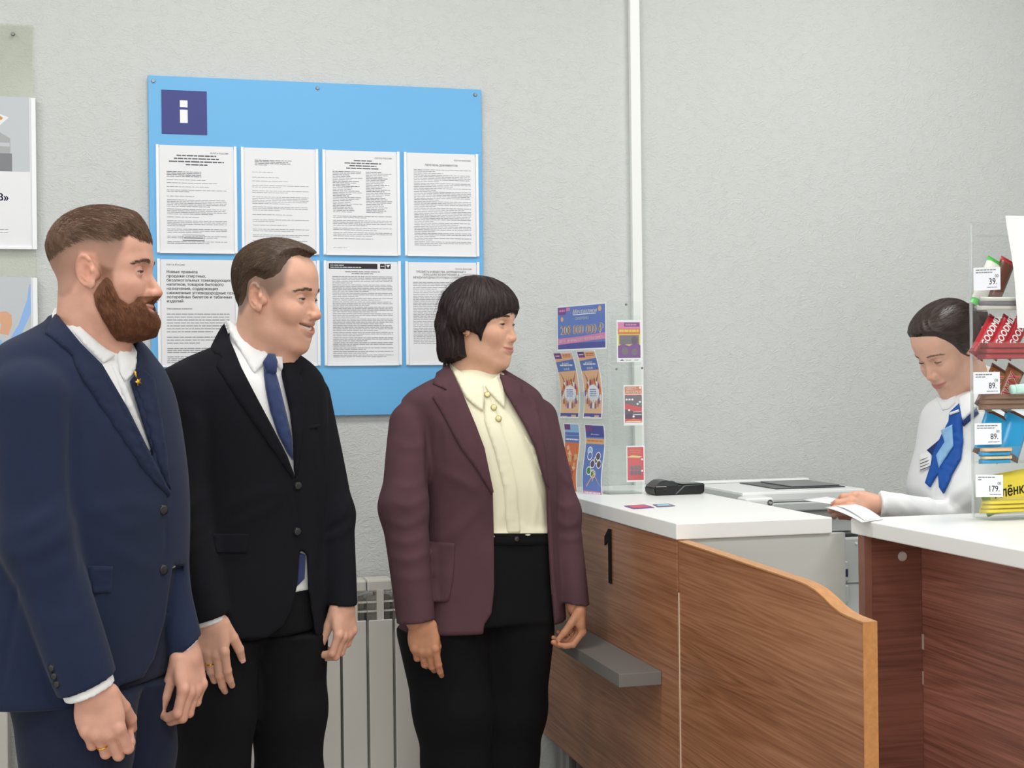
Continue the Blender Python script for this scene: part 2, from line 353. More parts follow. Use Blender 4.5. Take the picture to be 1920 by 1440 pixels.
def notice(i):
    c, r = i % 4, i//4; (x0, x1), (z0, z1) = SX[c], SZ[r]
    # clear pocket belonging to the board: back sheet, two white folded side strips, bottom ledge
    pk = box('paper_pocket', (x0-.004, -.0176, z0-.008), (x1+.004, -.0162, z1-.004), M_strip, board, bev=0)
    for xs in (x0-.004, x1-.004):
        box('side_strip', (xs, -.0222, z0-.006), (xs+.008, -.0176, z1+.004), M_strip, pk, bev=.0008)
    box('bottom_strip', (x0+.0045, -.0219, z0-.0078), (x1-.0045, -.0178, z0-.001), M_strip, pk, bev=.0008)
    s = Sheet((x0+.005, -.0186, z0), (1, 0, 0), (0, 0, 1), x1-x0-.010, .297 if r == 0 else .296)
    o = s.base('notice_sheet', M_paper); meta(o, LAB[i], 'notice', 'notices in the pockets of the blue board')
    W, H = s.w, s.h; g, d = M_ink, M_ink2
    if i in (0, 2, 3, 7): s.text('ПОЧТА РОССИИ', W-.014, H-.022, .0062, d, .012, align='RIGHT')
    if i == 0:
        for k, f in enumerate((.62, .70, .86, .34)): s.bars(.014, W-.014, H-.03-.0085*k, .0034, d, (.008, .024), .002, fill=f, centre=True)
        for k in range(4): s.bars(.02, .12, H-.075-.0045*k, .0016, d, fill=.95)
        v = H-.098
        for n, gp in ((1, .004), (1, .006), (1, .005), (2, .008), (1, .006), (5, .003), (4, .004), (1, .006), (4, .005), (3, .006), (2, .006), (2, .006)): v = s.para(.02, W-.02, v, n, .0046, .0014, g)-gp
        s.rect(.062, .028, .122, .030, d); s.rect(.062, .044, .122, .045, g); s.rect(.062, .028, .0625, .045, g); s.rect(.1215, .028, .122, .045, g); s.rect(.066, .035, .118, .0375, d)
        s.para(.02, .15, .02, 1, .004, .0014, g)
    elif i == 1:
        for k in range(4): s.bars(.03, .135, H-.036-.0045*k, .0016, d, fill=(1, .9, 1, .35)[k])
        v = H-.07
        for n, gp in ((1, .010), (1, .006), (1, .008), (2, .006), (2, .008), (5, .005), (3, .008), (1, .01), (2, .006), (1, .007), (2, .007), (2, .007), (2, .01), (1, .006)): v = s.para(.022, W-.02, v, n, .0047, .0012, g)-gp
    elif i == 2:
        for k, f in enumerate((.34, .68, .5, .62)): s.bars(.03, W-.02, H-.03-.0075*k, .003, d, (.008, .024), .002, fill=f, centre=True)
        v = H-.062
        for k in range(26):
            s.bars(.02, .108, v-k*.0047, .0016, g if k % 3 else d, fill=random.uniform(.55, 1)); s.k -= 1
            s.bars(.117, W-.014, v-k*.0047, .0016, g if k % 4 else d, fill=random.uniform(.6, 1)); s.k -= 1
        v -= 27.5*.0047
        for n in (2, 4, 2, 3, 1): v = s.para(.02, W-.016, v, n, .0047, .0015, g)-.0035
        s.bars(.02, .06, .014, .001, g)
    elif i == 3:
        s.text('ПЕРЕЧЕНЬ ДОКУМЕНТОВ', W/2, H-.038, .0078, d, .014, align='CENTER')
        v = H-.05
        for n in (2, 1, 5, 3, 2, 6, 4, 2, 7, 2, 4, 3, 2, 3): v = s.para(.02, W-.014, v, n, .0047, .0015, g)-.0008
    elif i == 4:
        s.text('ПОЧТА РОССИИ', .016, H-.017, .0062, M_black, .012)
        for k, t in enumerate(('Новые правила', 'продажи спиртных,', 'безалкогольных тонизирующих', 'напитков, товаров бытового', 'назначения, содержащих', 'сжиженные углеводородные газы,', 'лотерейных билетов и табачных', 'изделий')):
            s.text(t, .016, H-.0385-.0118*k, .0115, d, .022)
        s.text('Уважаемые клиенты!', .016, H-.141, .0068, g, .004)
        v = H-.155
        for n, p in ((7, .0083), (3, .0083), (3, .0055), (4, .0055)): v = s.para(.016, W-.016, v, n, p, .0021, g)-.007
    elif i == 5:
        v = H-.02
        for n in (2, 6, 3, 6, 8): v = s.para(.02, W-.02, v, n, .0055, .0015, g)-.008
    elif i == 6:
        s.rect(.006, H-.022, .148, H-.006, M_black)
        s.bars(.01, .06, H-.012, .0016, M_paper, fill=.8); s.bars(.01, .11, H-.018, .0016, M_paper, fill=.9)
        s.rect(.156, H-.021, .170, H-.006, M_black); s.rect(.172, H-.021, .187, H-.006, M_black); s.poly([(.174, H-.009), (.185, H-.009), (.1795, H-.018)], M_paper); s.rect(.158, H-.0145, .168, H-.0125, M_paper)
        s.bars(.04, W-.04, H-.031, .002, d, fill=.8, centre=True); s.bars(.04, W-.04, H-.0365, .002, d, fill=.5, centre=True)
        v = H-.045
        while v > .014: v = s.para(.016, W-.016, v, random.choice((1, 2, 3, 4, 5)), .0046, .0016, g)-.0012
    else:
        for k, t in enumerate(('ПРЕДМЕТЫ И ВЕЩЕСТВА, ЗАПРЕЩЕННЫЕ К', 'ПЕРЕСЫЛКЕ ВО ВНУТРЕННИХ И', 'МЕЖДУНАРОДНЫХ ПОЧТОВЫХ ОТПРАВЛЕНИЯХ')): s.text(t, W/2-.004, H-.031-.0085*k, .0080, d, .012, align='CENTER', sx=.86)
        v = H-.06
        for n in (3, 2, 2, 5, 3, 8, 2, 6, 3, 3): v = s.para(.014, W-.016, v, n, .0047, .0015, g)-.0012
    s.done()
for i in range(8): notice(i)

# ================================================================== acrylic plate and posters at the left edge
plate = meta(box('acrylic_plate', (-.78, -.010, .98), (-.292, -.004, 2.42), glass_mat('wall_acrylic', (.93, .94, .90), op=.10, rough=.15), bev=.002), 'clear acrylic plate screwed to the wall at the left edge of the photo', 'plate')
bm = bmesh.new(); cyl(bm, (-.345, -.010, 2.392), (-.345, -.015, 2.392), .006, 18, .004); from_bm('screw', bm, M_steel, plate)
M_pgrey = mat('poster_grey', 'bfc4c8', .6); M_pdk = mat('poster_dark', '7d7f83', .6); M_psk = mat('poster_skin', 'd9a687', .7); M_pbl = mat('poster_blue', '8fb4e8', .6); M_pye = mat('poster_ochre', 'c99b4a', .7); M_pmid = mat('poster_mid', 'a6a8aa', .6)
P1 = [ony(x, y, -.014) for x, y in ((70, 468), (64, 184))]; P2 = [ony(x, y, -.014) for x, y in ((74, 700), (70, 521))]
def poster_pocket(x1, z0, z1):
    pk = box('poster_pocket', (x1-.40, -.0125, z0), (x1-.004, -.0102, z1), M_strip, plate, bev=0)
    box('side_strip', (x1-.012, -.0190, z0), (x1, -.0125, z1), M_strip, pk, bev=.001)
    box('bottom_strip', (x1-.40, -.0186, z0), (x1-.0125, -.0127, z0+.008), M_strip, pk, bev=.001)
x1, z0, z1 = P1[0][0], P1[0][2], P1[1][2]
poster_pocket(x1, z0, z1)
s = Sheet((x1-.39, -.0135, z0+.008), (1, 0, 0), (0, 0, 1), .375, z1-z0-.006)
meta(s.base('poster', M_paper), 'poster of an office machine with blue lettering, upper left edge of photo', 'poster', 'posters in the acrylic plate')
W, H = s.w, s.h
s.rect(0, H*.50, W-.002, H, M_pgrey); s.poly([(W-.24, H*.62), (W-.052, H*.615), (W-.052, H*.72), (W-.1, H*.79), (W-.24, H*.79)], M_pmid)
s.rect(W-.24, H*.50, W-.048, H*.62, M_pdk); s.poly([(W-.24, H*.68), (W-.054, H*.665), (W-.054, H*.69), (W-.24, H*.70)], M_pgrey)
s.poly([(W-.2, H*.80), (W-.09, H*.78), (W-.055, H*.86), (W-.12, H*.92), (W-.2, H*.9)], M_paper); s.poly([(W-.15, H*.82), (W-.095, H*.83), (W-.09, H*.87), (W-.15, H*.91)], M_psk); s.poly([(W-.11, H*.88), (W-.075, H*.84), (W-.07, H*.855), (W-.1, H*.91)], M_pye)
s.text('ОВ»', W-.058, H*.305, .027, M_bluetext, .03, align='RIGHT')
s.bars(W-.12, W-.06, H*.11, .0012, M_ink); s.bars(W-.12, W-.06, H*.09, .0012, M_ink); s.done()
x1, z1 = P2[1][0], P2[1][2]; z0 = z1-.39
poster_pocket(x1, z0, z1)
s = Sheet((x1-.39, -.0135, z0+.008), (1, 0, 0), (0, 0, 1), .375, z1-z0-.006)
meta(s.base('poster', M_paper), 'poster of a raised hand and pale blue arc, left of the bearded man', 'poster', 'posters in the acrylic plate')
W, H = s.w, s.h
s.rect(0, H-.19, W-.002, H, M_pgrey)
A = [(W-.10+.10*math.sin(a), H-.03-.13*(1-math.cos(a))) for a in np.linspace(.9, 1.9, 12)]
s.poly([(W-.07, H-.19), (W-.035, H-.13), (W-.012, H-.06), (W-.006, H-.02), (W-.003, H-.02), (W-.003, H-.10), (W-.03, H-.16), (W-.05, H-.19)], M_pbl)
s.poly([(W-.15, H-.165), (W-.11, H-.175), (W-.07, H-.172), (W-.06, H-.185), (W-.15, H-.185)], M_pbl)
s.poly([(W-.085, H-.155), (W-.062, H-.16), (W-.052, H-.13), (W-.053, H-.105), (W-.066, H-.094), (W-.09, H-.097), (W-.096, H-.106), (W-.088, H-.122), (W-.08, H-.13)], M_psk)
s.poly([(W-.085, H-.155), (W-.062, H-.16), (W-.035, H-.185), (W-.075, H-.188)], M_pgrey)
s.text('ЛЬ', W-.075, H-.232, .03, M_bluetext, .02, align='RIGHT'); s.text('Е', W-.078, H-.265, .03, M_bluetext, .02, align='RIGHT'); s.done()

# ================================================================== radiators
M_rad = mat('radiator_enamel', 'c9c5bd', .4); M_dark = mat('dark_gap', '4a4743', .8)
def radiator(x0, n, label, zt=.86, zb=.30, pitch=.0755):
    y0, y1 = -.115, -.03
    t = thing('radiator', label, 'radiator', (x0+n*pitch/2, (y0+y1)/2, 0)); B = t.location
    for k in range(n):
        a = x0+k*pitch
        bm = bmesh.new()
        bbox(bm, Vector((a+.003, y0, zb))-B, Vector((a+pitch-.004, y0+.006, zt-.113))-B, .004, 2)      # front fin
        bbox(bm, Vector((a+.028, y0+.006, zb+.02))-B, Vector((a+pitch-.028, y1, zt-.03))-B)          # web
        bbox(bm, Vector((a+.001, y0+.010, zt-.035))-B, Vector((a+pitch-.001, y1, zt))-B, .006, 2)     # head
        for zz in (zt-.062, zt-.088): bbox(bm, Vector((a+.001, y0+.012, zz-.004))-B, Vector((a+pitch-.001, y1-.01, zz))-B)
        bbox(bm, Vector((a+.004, y0+.045, zb))-B, Vector((a+pitch-.004, y0+.05, zt-.05))-B)
        bbox(bm, Vector((a+.001, y0+.012, zb-.02))-B, Vector((a+pitch-.001, y1, zb+.02))-B)
        from_bm('radiator_section', bm, M_rad, t)
    for xx in (x0+.1, x0+n*pitch-.1): box('bracket', (xx-.01, y1+.001, zt-.08), (xx+.01, -.001, zt-.05), M_rad, t, B)
    for zz in (zt-.02, zb): bm = bmesh.new(); cyl(bm, Vector((x0-.02, (y0+y1)/2, zz))-B, Vector((x0+.02, (y0+y1)/2, zz))-B, .018); from_bm('end_cap', bm, M_rad, t)
    bm = bmesh.new(); cyl(bm, Vector((x0-.01, (y0+y1)/2, zb))-B, Vector((x0-.01, (y0+y1)/2, 0))-B, .011); from_bm('pipe', bm, M_rad, t)
radiator(.751-9*.0755, 9, 'white sectional radiator on the wall between the two men and the woman')
radiator(-.366-6*.0755, 6, 'white radiator at the left photo edge behind the bearded man', zt=.885)

# ================================================================== left service counter (front plane x = FX)
FX, CY = 1.145, -1.128
M_lam = wood_mat('brown_laminate', 'b07c5a', '946244', '6b432d', 'Y', .25, 1.0)
M_lam2 = wood_mat('dark_walnut', 'bd8270', '976252', '653e34', 'Y', .33, .8, 3.)
M_lam2x = wood_mat('dark_walnut_end', '885546', '704538', '523026', 'X', .33, .9, 5.)
M_top = mat('white_top', 'f4f5f2', .32); M_cab = mat('white_side', 'cfd3cc', .45); M_gshelf = mat('grey_shelf', '76726f', .5, bump=.1, bscale=60); M_goldedge = mat('edge_band_oak', 'bf8650', .35, vary=.12, vscale=30, stretch=(4, 1, 4))
ctr = thing('service_counter', 'service counter with thick white top and brown front marked 1', 'counter', (1.33, -.56, 0)); CB = ctr.location
box('countertop', (FX-.004, CY-.006, 1.063), (1.525, -.002, 1.10), M_top, ctr, CB, .0025)
box('front_panel', (FX, CY+.003, .36), (FX+.018, -.004, 1.062), M_lam, ctr, CB, .0008)
box('side_panel', (FX+.0185, CY+.004, 0), (1.563, CY+.022, 1.0622), M_cab, ctr, CB, .001)
box('kick_board', (FX+.10, CY+.023, .04), (FX+.115, -.01, .36), mat('kick_grey', '9d9b97', .6), ctr, CB, .001)
box('desk_top', (FX+.12, CY+.023, .72), (1.58, -.006, .75), M_top, ctr, CB, .002)
box('desk_top', (1.581, -.60, .72), (2.35, -.006, .75), M_top, ctr, CB, .002)
for xx, yy in ((FX+.05, -.08), (2.3, -.06), (2.3, -.55)):
    bm = bmesh.new(); cyl(bm, Vector((xx, yy, 0))-CB, Vector((xx, yy, .719 if xx > 2 else .36))-CB, .03, 20); from_bm('leg', bm, mat('leg_grey', '8f8f8c', .4, metal=.5), ctr)
sh = box('bag_shelf', (FX-.104, -1.022, .716), (FX-.0005, -.30, .747), M_gshelf, ctr, CB, .0015)
# black numeral 1
a = onx(1138, 990, FX); q = onx(1146, 1094, FX); bm = bmesh.new()
H1 = a[2]-q[2]; cx = q[1]+.004
def PX(y, z): return (y, z)
poly = [(cx-.012, q[2]), (cx+.008, q[2]), (cx+.008, q[2]+H1-.032), (cx+.038, q[2]+H1-.046), (cx+.038, q[2]+H1-.024), (cx+.006, q[2]+H1), (cx-.012, q[2]+H1)]
mt = Matrix(((0, 0, -1, FX-.0004-CB.x), (1, 0, 0, -CB.y), (0, 1, 0, -CB.z), (0, 0, 0, 1)))
prism(bm, poly, .003, mt); meta(from_bm('numeral', bm, mat('black_vinyl', '100f0e', .85, spec=.2), ctr), 'black figure 1')

# ================================================================== low partition with the S-curved top, in line with the counter front
def part_profile():
    top = [onx(x, y, FX) for x, y in ((1271.8, 1015), (1400, 1058), (1480, 1085), (1500, 1092), (1513, 1098), (1528, 1107), (1545, 1122), (1560, 1137), (1575, 1149), (1590, 1157), (1605, 1163), (1618, 1168))]
    return [(p[1], p[2]) for p in top]
pp = part_profile(); y_end = pp[-1][0]
pt = thing('partition_panel', 'low brown partition panel with curved top and light oak edge', 'partition', (FX+.01, (CY+y_end)/2, 0)); PB = pt.location
pp[0] = (CY-.007, pp[0][1])
poly = pp+[(y_end, 0.0), (CY-.007, 0.0)]
bm = bmesh.new(); mt = Matrix(((0, 0, 1, FX-.0+.001-PB.x), (1, 0, 0, -PB.y), (0, 1, 0, -PB.z), (0, 0, 0, 1)))
prism(bm, [(p[0], p[1]-.0012) for p in poly[:-2]]+[(y_end+.001, 0), poly[-1]], .023, mt); from_bm('panel', bm, wood_mat('brown_laminate_b', 'b07c5a', '946244', '6b432d', 'Y', .25, 1., 2.), pt)
meta(box('seam_strip', (FX-.0012, CY-.0076, .0), (FX+.003, CY-.0048, .945), mat('seam_cream', 'd8c2a6', .6), pt, PB, .0003), 'cream edge strip')
# edge band: strip along the top and down the free end
path = pp+[(y_end, 0.002)]; bm = bmesh.new(); tk = .0018
for x0_, x1_ in ((FX-.0005, FX+.0255),):
    ring = []
    for (yy, zz) in path: ring.append((yy, zz))
    off = [(yy-(tk if i >= len(path)-2 else 0), zz+(tk if i < len(path)-1 else 0)) for i, (yy, zz) in enumerate(path)]
    vs = []
    for (yi, zi), (yo, zo) in zip(ring, off):
        vs.append([bm.verts.new(Vector((x, y, z))-PB) for x, y, z in ((x0_, yi, zi-.0012), (x1_, yi, zi-.0012), (x1_, yo, zo), (x0_, yo, zo))])
    for A_, B_ in zip(vs, vs[1:]):
        for j in range(4): bm.faces.new((A_[j], A_[(j+1) % 4], B_[(j+1) % 4], B_[j]))
    bm.faces.new(vs[0]); bm.faces.new(vs[-1][::-1])
meta(from_bm('edge_band', bm, M_goldedge, pt), 'light oak edge band')

# ================================================================== right service counter
rc = thing('service_counter', 'dark walnut counter with white top carrying the snack rack, right edge', 'counter', (2.1, -2.0, 0)); RB = rc.location
box('countertop', (1.555, -3.0, 1.065), (2.7, -1.165, 1.10), M_top, rc, RB, .0025)
box('end_panel', (1.562, -1.215, .0), (2.6, -1.19, 1.0645), M_lam2x, rc, RB, .001)
box('front_panel', (1.705, -2.95, .0), (1.725, -1.2155, 1.0645), M_lam2, rc, RB, .001)
meta(box('edge_strip', (1.5595, -1.2165, .0), (1.5795, -1.1895, 1.0646), mat('edge_band_red', '8a5c4c', .4, vary=.08, vscale=30), rc, RB, .001), 'lighter edge band')
c = ony(1692, 1043, -1.216); bm = bmesh.new(); cyl(bm, Vector(c)-RB, Vector((c[0], -1.2195, c[2]))-RB, .0115, 24, .0095); meta(from_bm('screw_cap', bm, mat('cap_cream', 'd8cfc8', .4), rc), 'round cream screw cap')
bm = bmesh.new(); bbox(bm, Vector((1.7035, -1.2215, .80))-RB, Vector((1.7065, -1.2155, .835))-RB); bbox(bm, Vector((1.704, -1.2185, .72))-RB, Vector((1.7062, -1.2155, .75))-RB); meta(from_bm('chipped_edge', bm, mat('bare_chip', 'c9b6a4', .8), rc), 'pale chips on the inner corner')
# ================================================================== sculpting tools: distance fields and a surface mesher
def A3(*v): return np.array(v, float)
def ell(P, c, r, R=None):
    q = P-np.asarray(c, float)
    if R is not None: q = q @ R
    r = np.asarray(r, float); a = q/r; k0 = np.sqrt((a*a).sum(1)); b = a/r; k1 = np.sqrt((b*b).sum(1))+1e-9
    return k0*(k0-1)/k1
def cone(P, a, b, ra, rb):
    a = np.asarray(a, float); ba = np.asarray(b, float)-a; q = P-a
    t = np.clip((q @ ba)/(ba @ ba), 0, 1); q = q-t[:, None]*ba
    return np.sqrt((q*q).sum(1))-(ra+t*(rb-ra))
def chain(P, pts, rad, k=.0):
    d = None
    for i in range(len(pts)-1):
        e = cone(P, pts[i], pts[i+1], rad[i], rad[i+1]); d = e if d is None else (smin(d, e, k) if k else np.minimum(d, e))
    return d
def smin(a, b, k): h = np.clip(.5+.5*(b-a)/k, 0, 1); return b*(1-h)+a*h-k*h*(1-h)
def smax(a, b, k): return -smin(-a, -b, k)
def rotz(a): c, s = math.cos(a), math.sin(a); return np.array([[c, -s, 0], [s, c, 0], [0, 0, 1.]])
def roty(a): c, s = math.cos(a), math.sin(a); return np.array([[c, 0, s], [0, 1, 0], [-s, 0, c]])
def rotx(a): c, s = math.cos(a), math.sin(a); return np.array([[1, 0, 0], [0, c, -s], [0, s, c]])
def sstep(a, b, x): t = np.clip((x-a)/(b-a), 0, 1); return t*t*(3-2*t)
def gauss(P, c, r): q = (P-np.asarray(c, float))/np.asarray(r, float); return np.exp(-(q*q).sum(1))
def poly2(U, poly):
    """signed distance of 2D points to a polygon (negative inside)"""
    poly = np.asarray(poly, float); d = np.full(len(U), 1e9); s = np.zeros(len(U), bool)
    for i in range(len(poly)):
        a = poly[i]; b = poly[i-1]; e = b-a; w_ = U-a; t = np.clip((w_ @ e)/(e @ e+1e-12), 0, 1)
        q = w_-t[:, None]*e; d = np.minimum(d, (q*q).sum(1))
        c = ((a[1] > U[:, 1]) != (b[1] > U[:, 1])); x = a[0]+(U[:, 1]-a[1])*(e[0])/(e[1] if abs(e[1]) > 1e-12 else 1e-12); s ^= c & (U[:, 0] < x)
    return np.where(s, -1, 1)*np.sqrt(d)
def spline(pts, n=24):
    """Catmull-Rom through points (any dim)"""
    p = np.asarray(pts, float); p = np.vstack([2*p[0]-p[1], p, 2*p[-1]-p[-2]]); out = []
    for i in range(1, len(p)-2):
        for t in np.linspace(0, 1, n, endpoint=False):
            out.append(.5*((2*p[i])+(-p[i-1]+p[i+1])*t+(2*p[i-1]-5*p[i]+4*p[i+1]-p[i+2])*t*t+(-p[i-1]+3*p[i]-3*p[i+1]+p[i+2])*t**3))
    out.append(p[-2]); return np.array(out)
def wob(P, f, seed=0):
    """smooth band-limited noise, about -1..1"""
    g = np.random.default_rng(seed); d = 0
    for k in range(5):
        v = g.normal(size=3); v *= f*(.7+.25*k)/np.linalg.norm(v); d = d+np.sin(P @ v+g.uniform(0, 6.28))/(1+.4*k)
    return d/2.6

def mesh_sdf(f, lo, hi, h):
    lo = np.asarray(lo, float); hi = np.asarray(hi, float); K = 4
    nc = np.ceil((hi-lo)/(h*K)).astype(int); n = nc*K+1
    cc = [lo[i]+h*K*(np.arange(nc[i])+.5) for i in range(3)]
    G = np.stack(np.meshgrid(*cc, indexing='ij'), -1).reshape(-1, 3)
    fc = f(G).reshape(nc); act = np.abs(fc) < h*K*1.55
    V = np.repeat(np.repeat(np.repeat(fc, K, 0), K, 1), K, 2); V = np.pad(V, ((0, 1),)*3, 'edge')
    m = np.zeros(n, bool)
    ai, aj, ak = np.nonzero(act)
    off = np.arange(K+1)
    for a in off:
        for b in off:
            for c in off: m[ai*K+a, aj*K+b, ak*K+c] = True
    I = np.nonzero(m); pts = lo+h*np.stack(I, 1); vals = np.empty(len(pts))
    for s in range(0, len(pts), 200000): vals[s:s+200000] = f(pts[s:s+200000])
    V[I] = vals
    # surface nets
    sg = V < 0
    c8 = [sg[a:n[0]-1+a, b:n[1]-1+b, c:n[2]-1+c] for a in (0, 1) for b in (0, 1) for c in (0, 1)]
    s = np.zeros(tuple(n-1), np.int8)
    for c in c8: s += c
    cell = (s > 0) & (s < 8); ci = np.argwhere(cell); idx = -np.ones(tuple(n-1), np.int64); idx[cell] = np.arange(len(ci))
    acc = np.zeros((len(ci), 3)); cnt = np.zeros(len(ci))
    cor = [(a, b, c) for a in (0, 1) for b in (0, 1) for c in (0, 1)]
    for i in range(8):
        for j in range(i+1, 8):
            d = np.array(cor[j])-np.array(cor[i])
            if np.abs(d).sum() != 1: continue
            p, q = ci+np.array(cor[i]), ci+np.array(cor[j])
            va, vb = V[tuple(p.T)], V[tuple(q.T)]; x = (va < 0) != (vb < 0)
            t = np.where(x, va/np.where(x, va-vb, 1), 0); acc += np.where(x[:, None], p+(q-p)*t[:, None], 0); cnt += x
    vert = lo+h*acc/cnt[:, None]; F = []
    for ax in range(3):
        o1, o2 = [(1, 2), (2, 0), (0, 1)][ax]; sl = [slice(None)]*3; sh = list(sl); sl[ax] = slice(0, -1); sh[ax] = slice(1, None)
        a = sg[tuple(sl)]; b = sg[tuple(sh)]
        e = np.argwhere(a != b); keep = (e[:, o1] > 0) & (e[:, o2] > 0) & (e[:, o1] < n[o1]-1) & (e[:, o2] < n[o2]-1); e = e[keep]
        fl = a[tuple(e.T)]
        def at(d1, d2): q = e.copy(); q[:, o1] += d1; q[:, o2] += d2; return idx[tuple(q.T)]
        q = np.stack([at(-1, -1), at(0, -1), at(0, 0), at(-1, 0)], 1)
        q[~fl] = q[~fl][:, ::-1]; F.append(q)
    return vert, np.concatenate(F)
def np_mesh(name, V, F, m, parent=None, col=None, smooth=True):
    me = bpy.data.meshes.new(name); F = np.asarray(F); k = F.shape[1]
    me.vertices.add(len(V)); me.vertices.foreach_set('co', np.asarray(V, np.float32).ravel())
    me.loops.add(F.size); me.loops.foreach_set('vertex_index', F.astype(np.int32).ravel())
    me.polygons.add(len(F)); me.polygons.foreach_set('loop_start', np.arange(len(F), dtype=np.int32)*k)
    if smooth: me.polygons.foreach_set('use_smooth', np.ones(len(F), bool))
    me.update(calc_edges=True); me.validate()
    for q in (m if isinstance(m, (list, tuple)) else [m]): me.materials.append(q)
    if col is not None:
        a = me.color_attributes.new('Col', 'FLOAT_COLOR', 'POINT'); c = np.ones((len(V), 4), np.float32); c[:, :3] = col; a.data.foreach_set('color', c.ravel())
    o = bpy.data.objects.new(name, me); COL.objects.link(o)
    if parent: o.parent = parent
    return o
def grad(f, P, e=.0015):
    g = np.stack([f(P+np.eye(3)[i]*e)-f(P-np.eye(3)[i]*e) for i in range(3)], 1); return g/(np.linalg.norm(g, axis=1)[:, None]+1e-9)
def toward(f, P, level=0., it=3):
    for _ in range(it):
        g = grad(f, P); P = P-g*np.clip(f(P)-level, -.02, .02)[:, None]
    return P
def lin(c): return np.array(srgb(c)[:3])

def strands(f, P0, dirf, n=6, length=.03, lift=(0, .004), rad=.0006, rand=.25, nside=3, seed=1):
    """hairs that start on the surface f = lift[0] and comb along dirf, ending at f = lift[1]"""
    g = np.random.default_rng(seed); L_ = length*(1-rand+2*rand*g.random(len(P0))); P = P0.copy(); out = [P.copy()]
    jit = g.normal(size=P.shape)*.25
    for i in range(1, n):
        d = dirf(P)+jit; nn = grad(f, P); d = d-(d*nn).sum(1)[:, None]*nn; d /= np.linalg.norm(d, axis=1)[:, None]+1e-9
        P = P+d*(L_/(n-1))[:, None]; lv = lift[0]+(lift[1]-lift[0])*(i/(n-1)); nn = grad(f, P); P = P-nn*np.clip(f(P)-lv, -.01, .01)[:, None]; out.append(P.copy())
    paths = np.stack(out, 1); R = rad*(1-np.linspace(0, 1, n)**2*.85)
    return curve_tubes(paths, np.tile(R, (len(paths), 1)), nside)

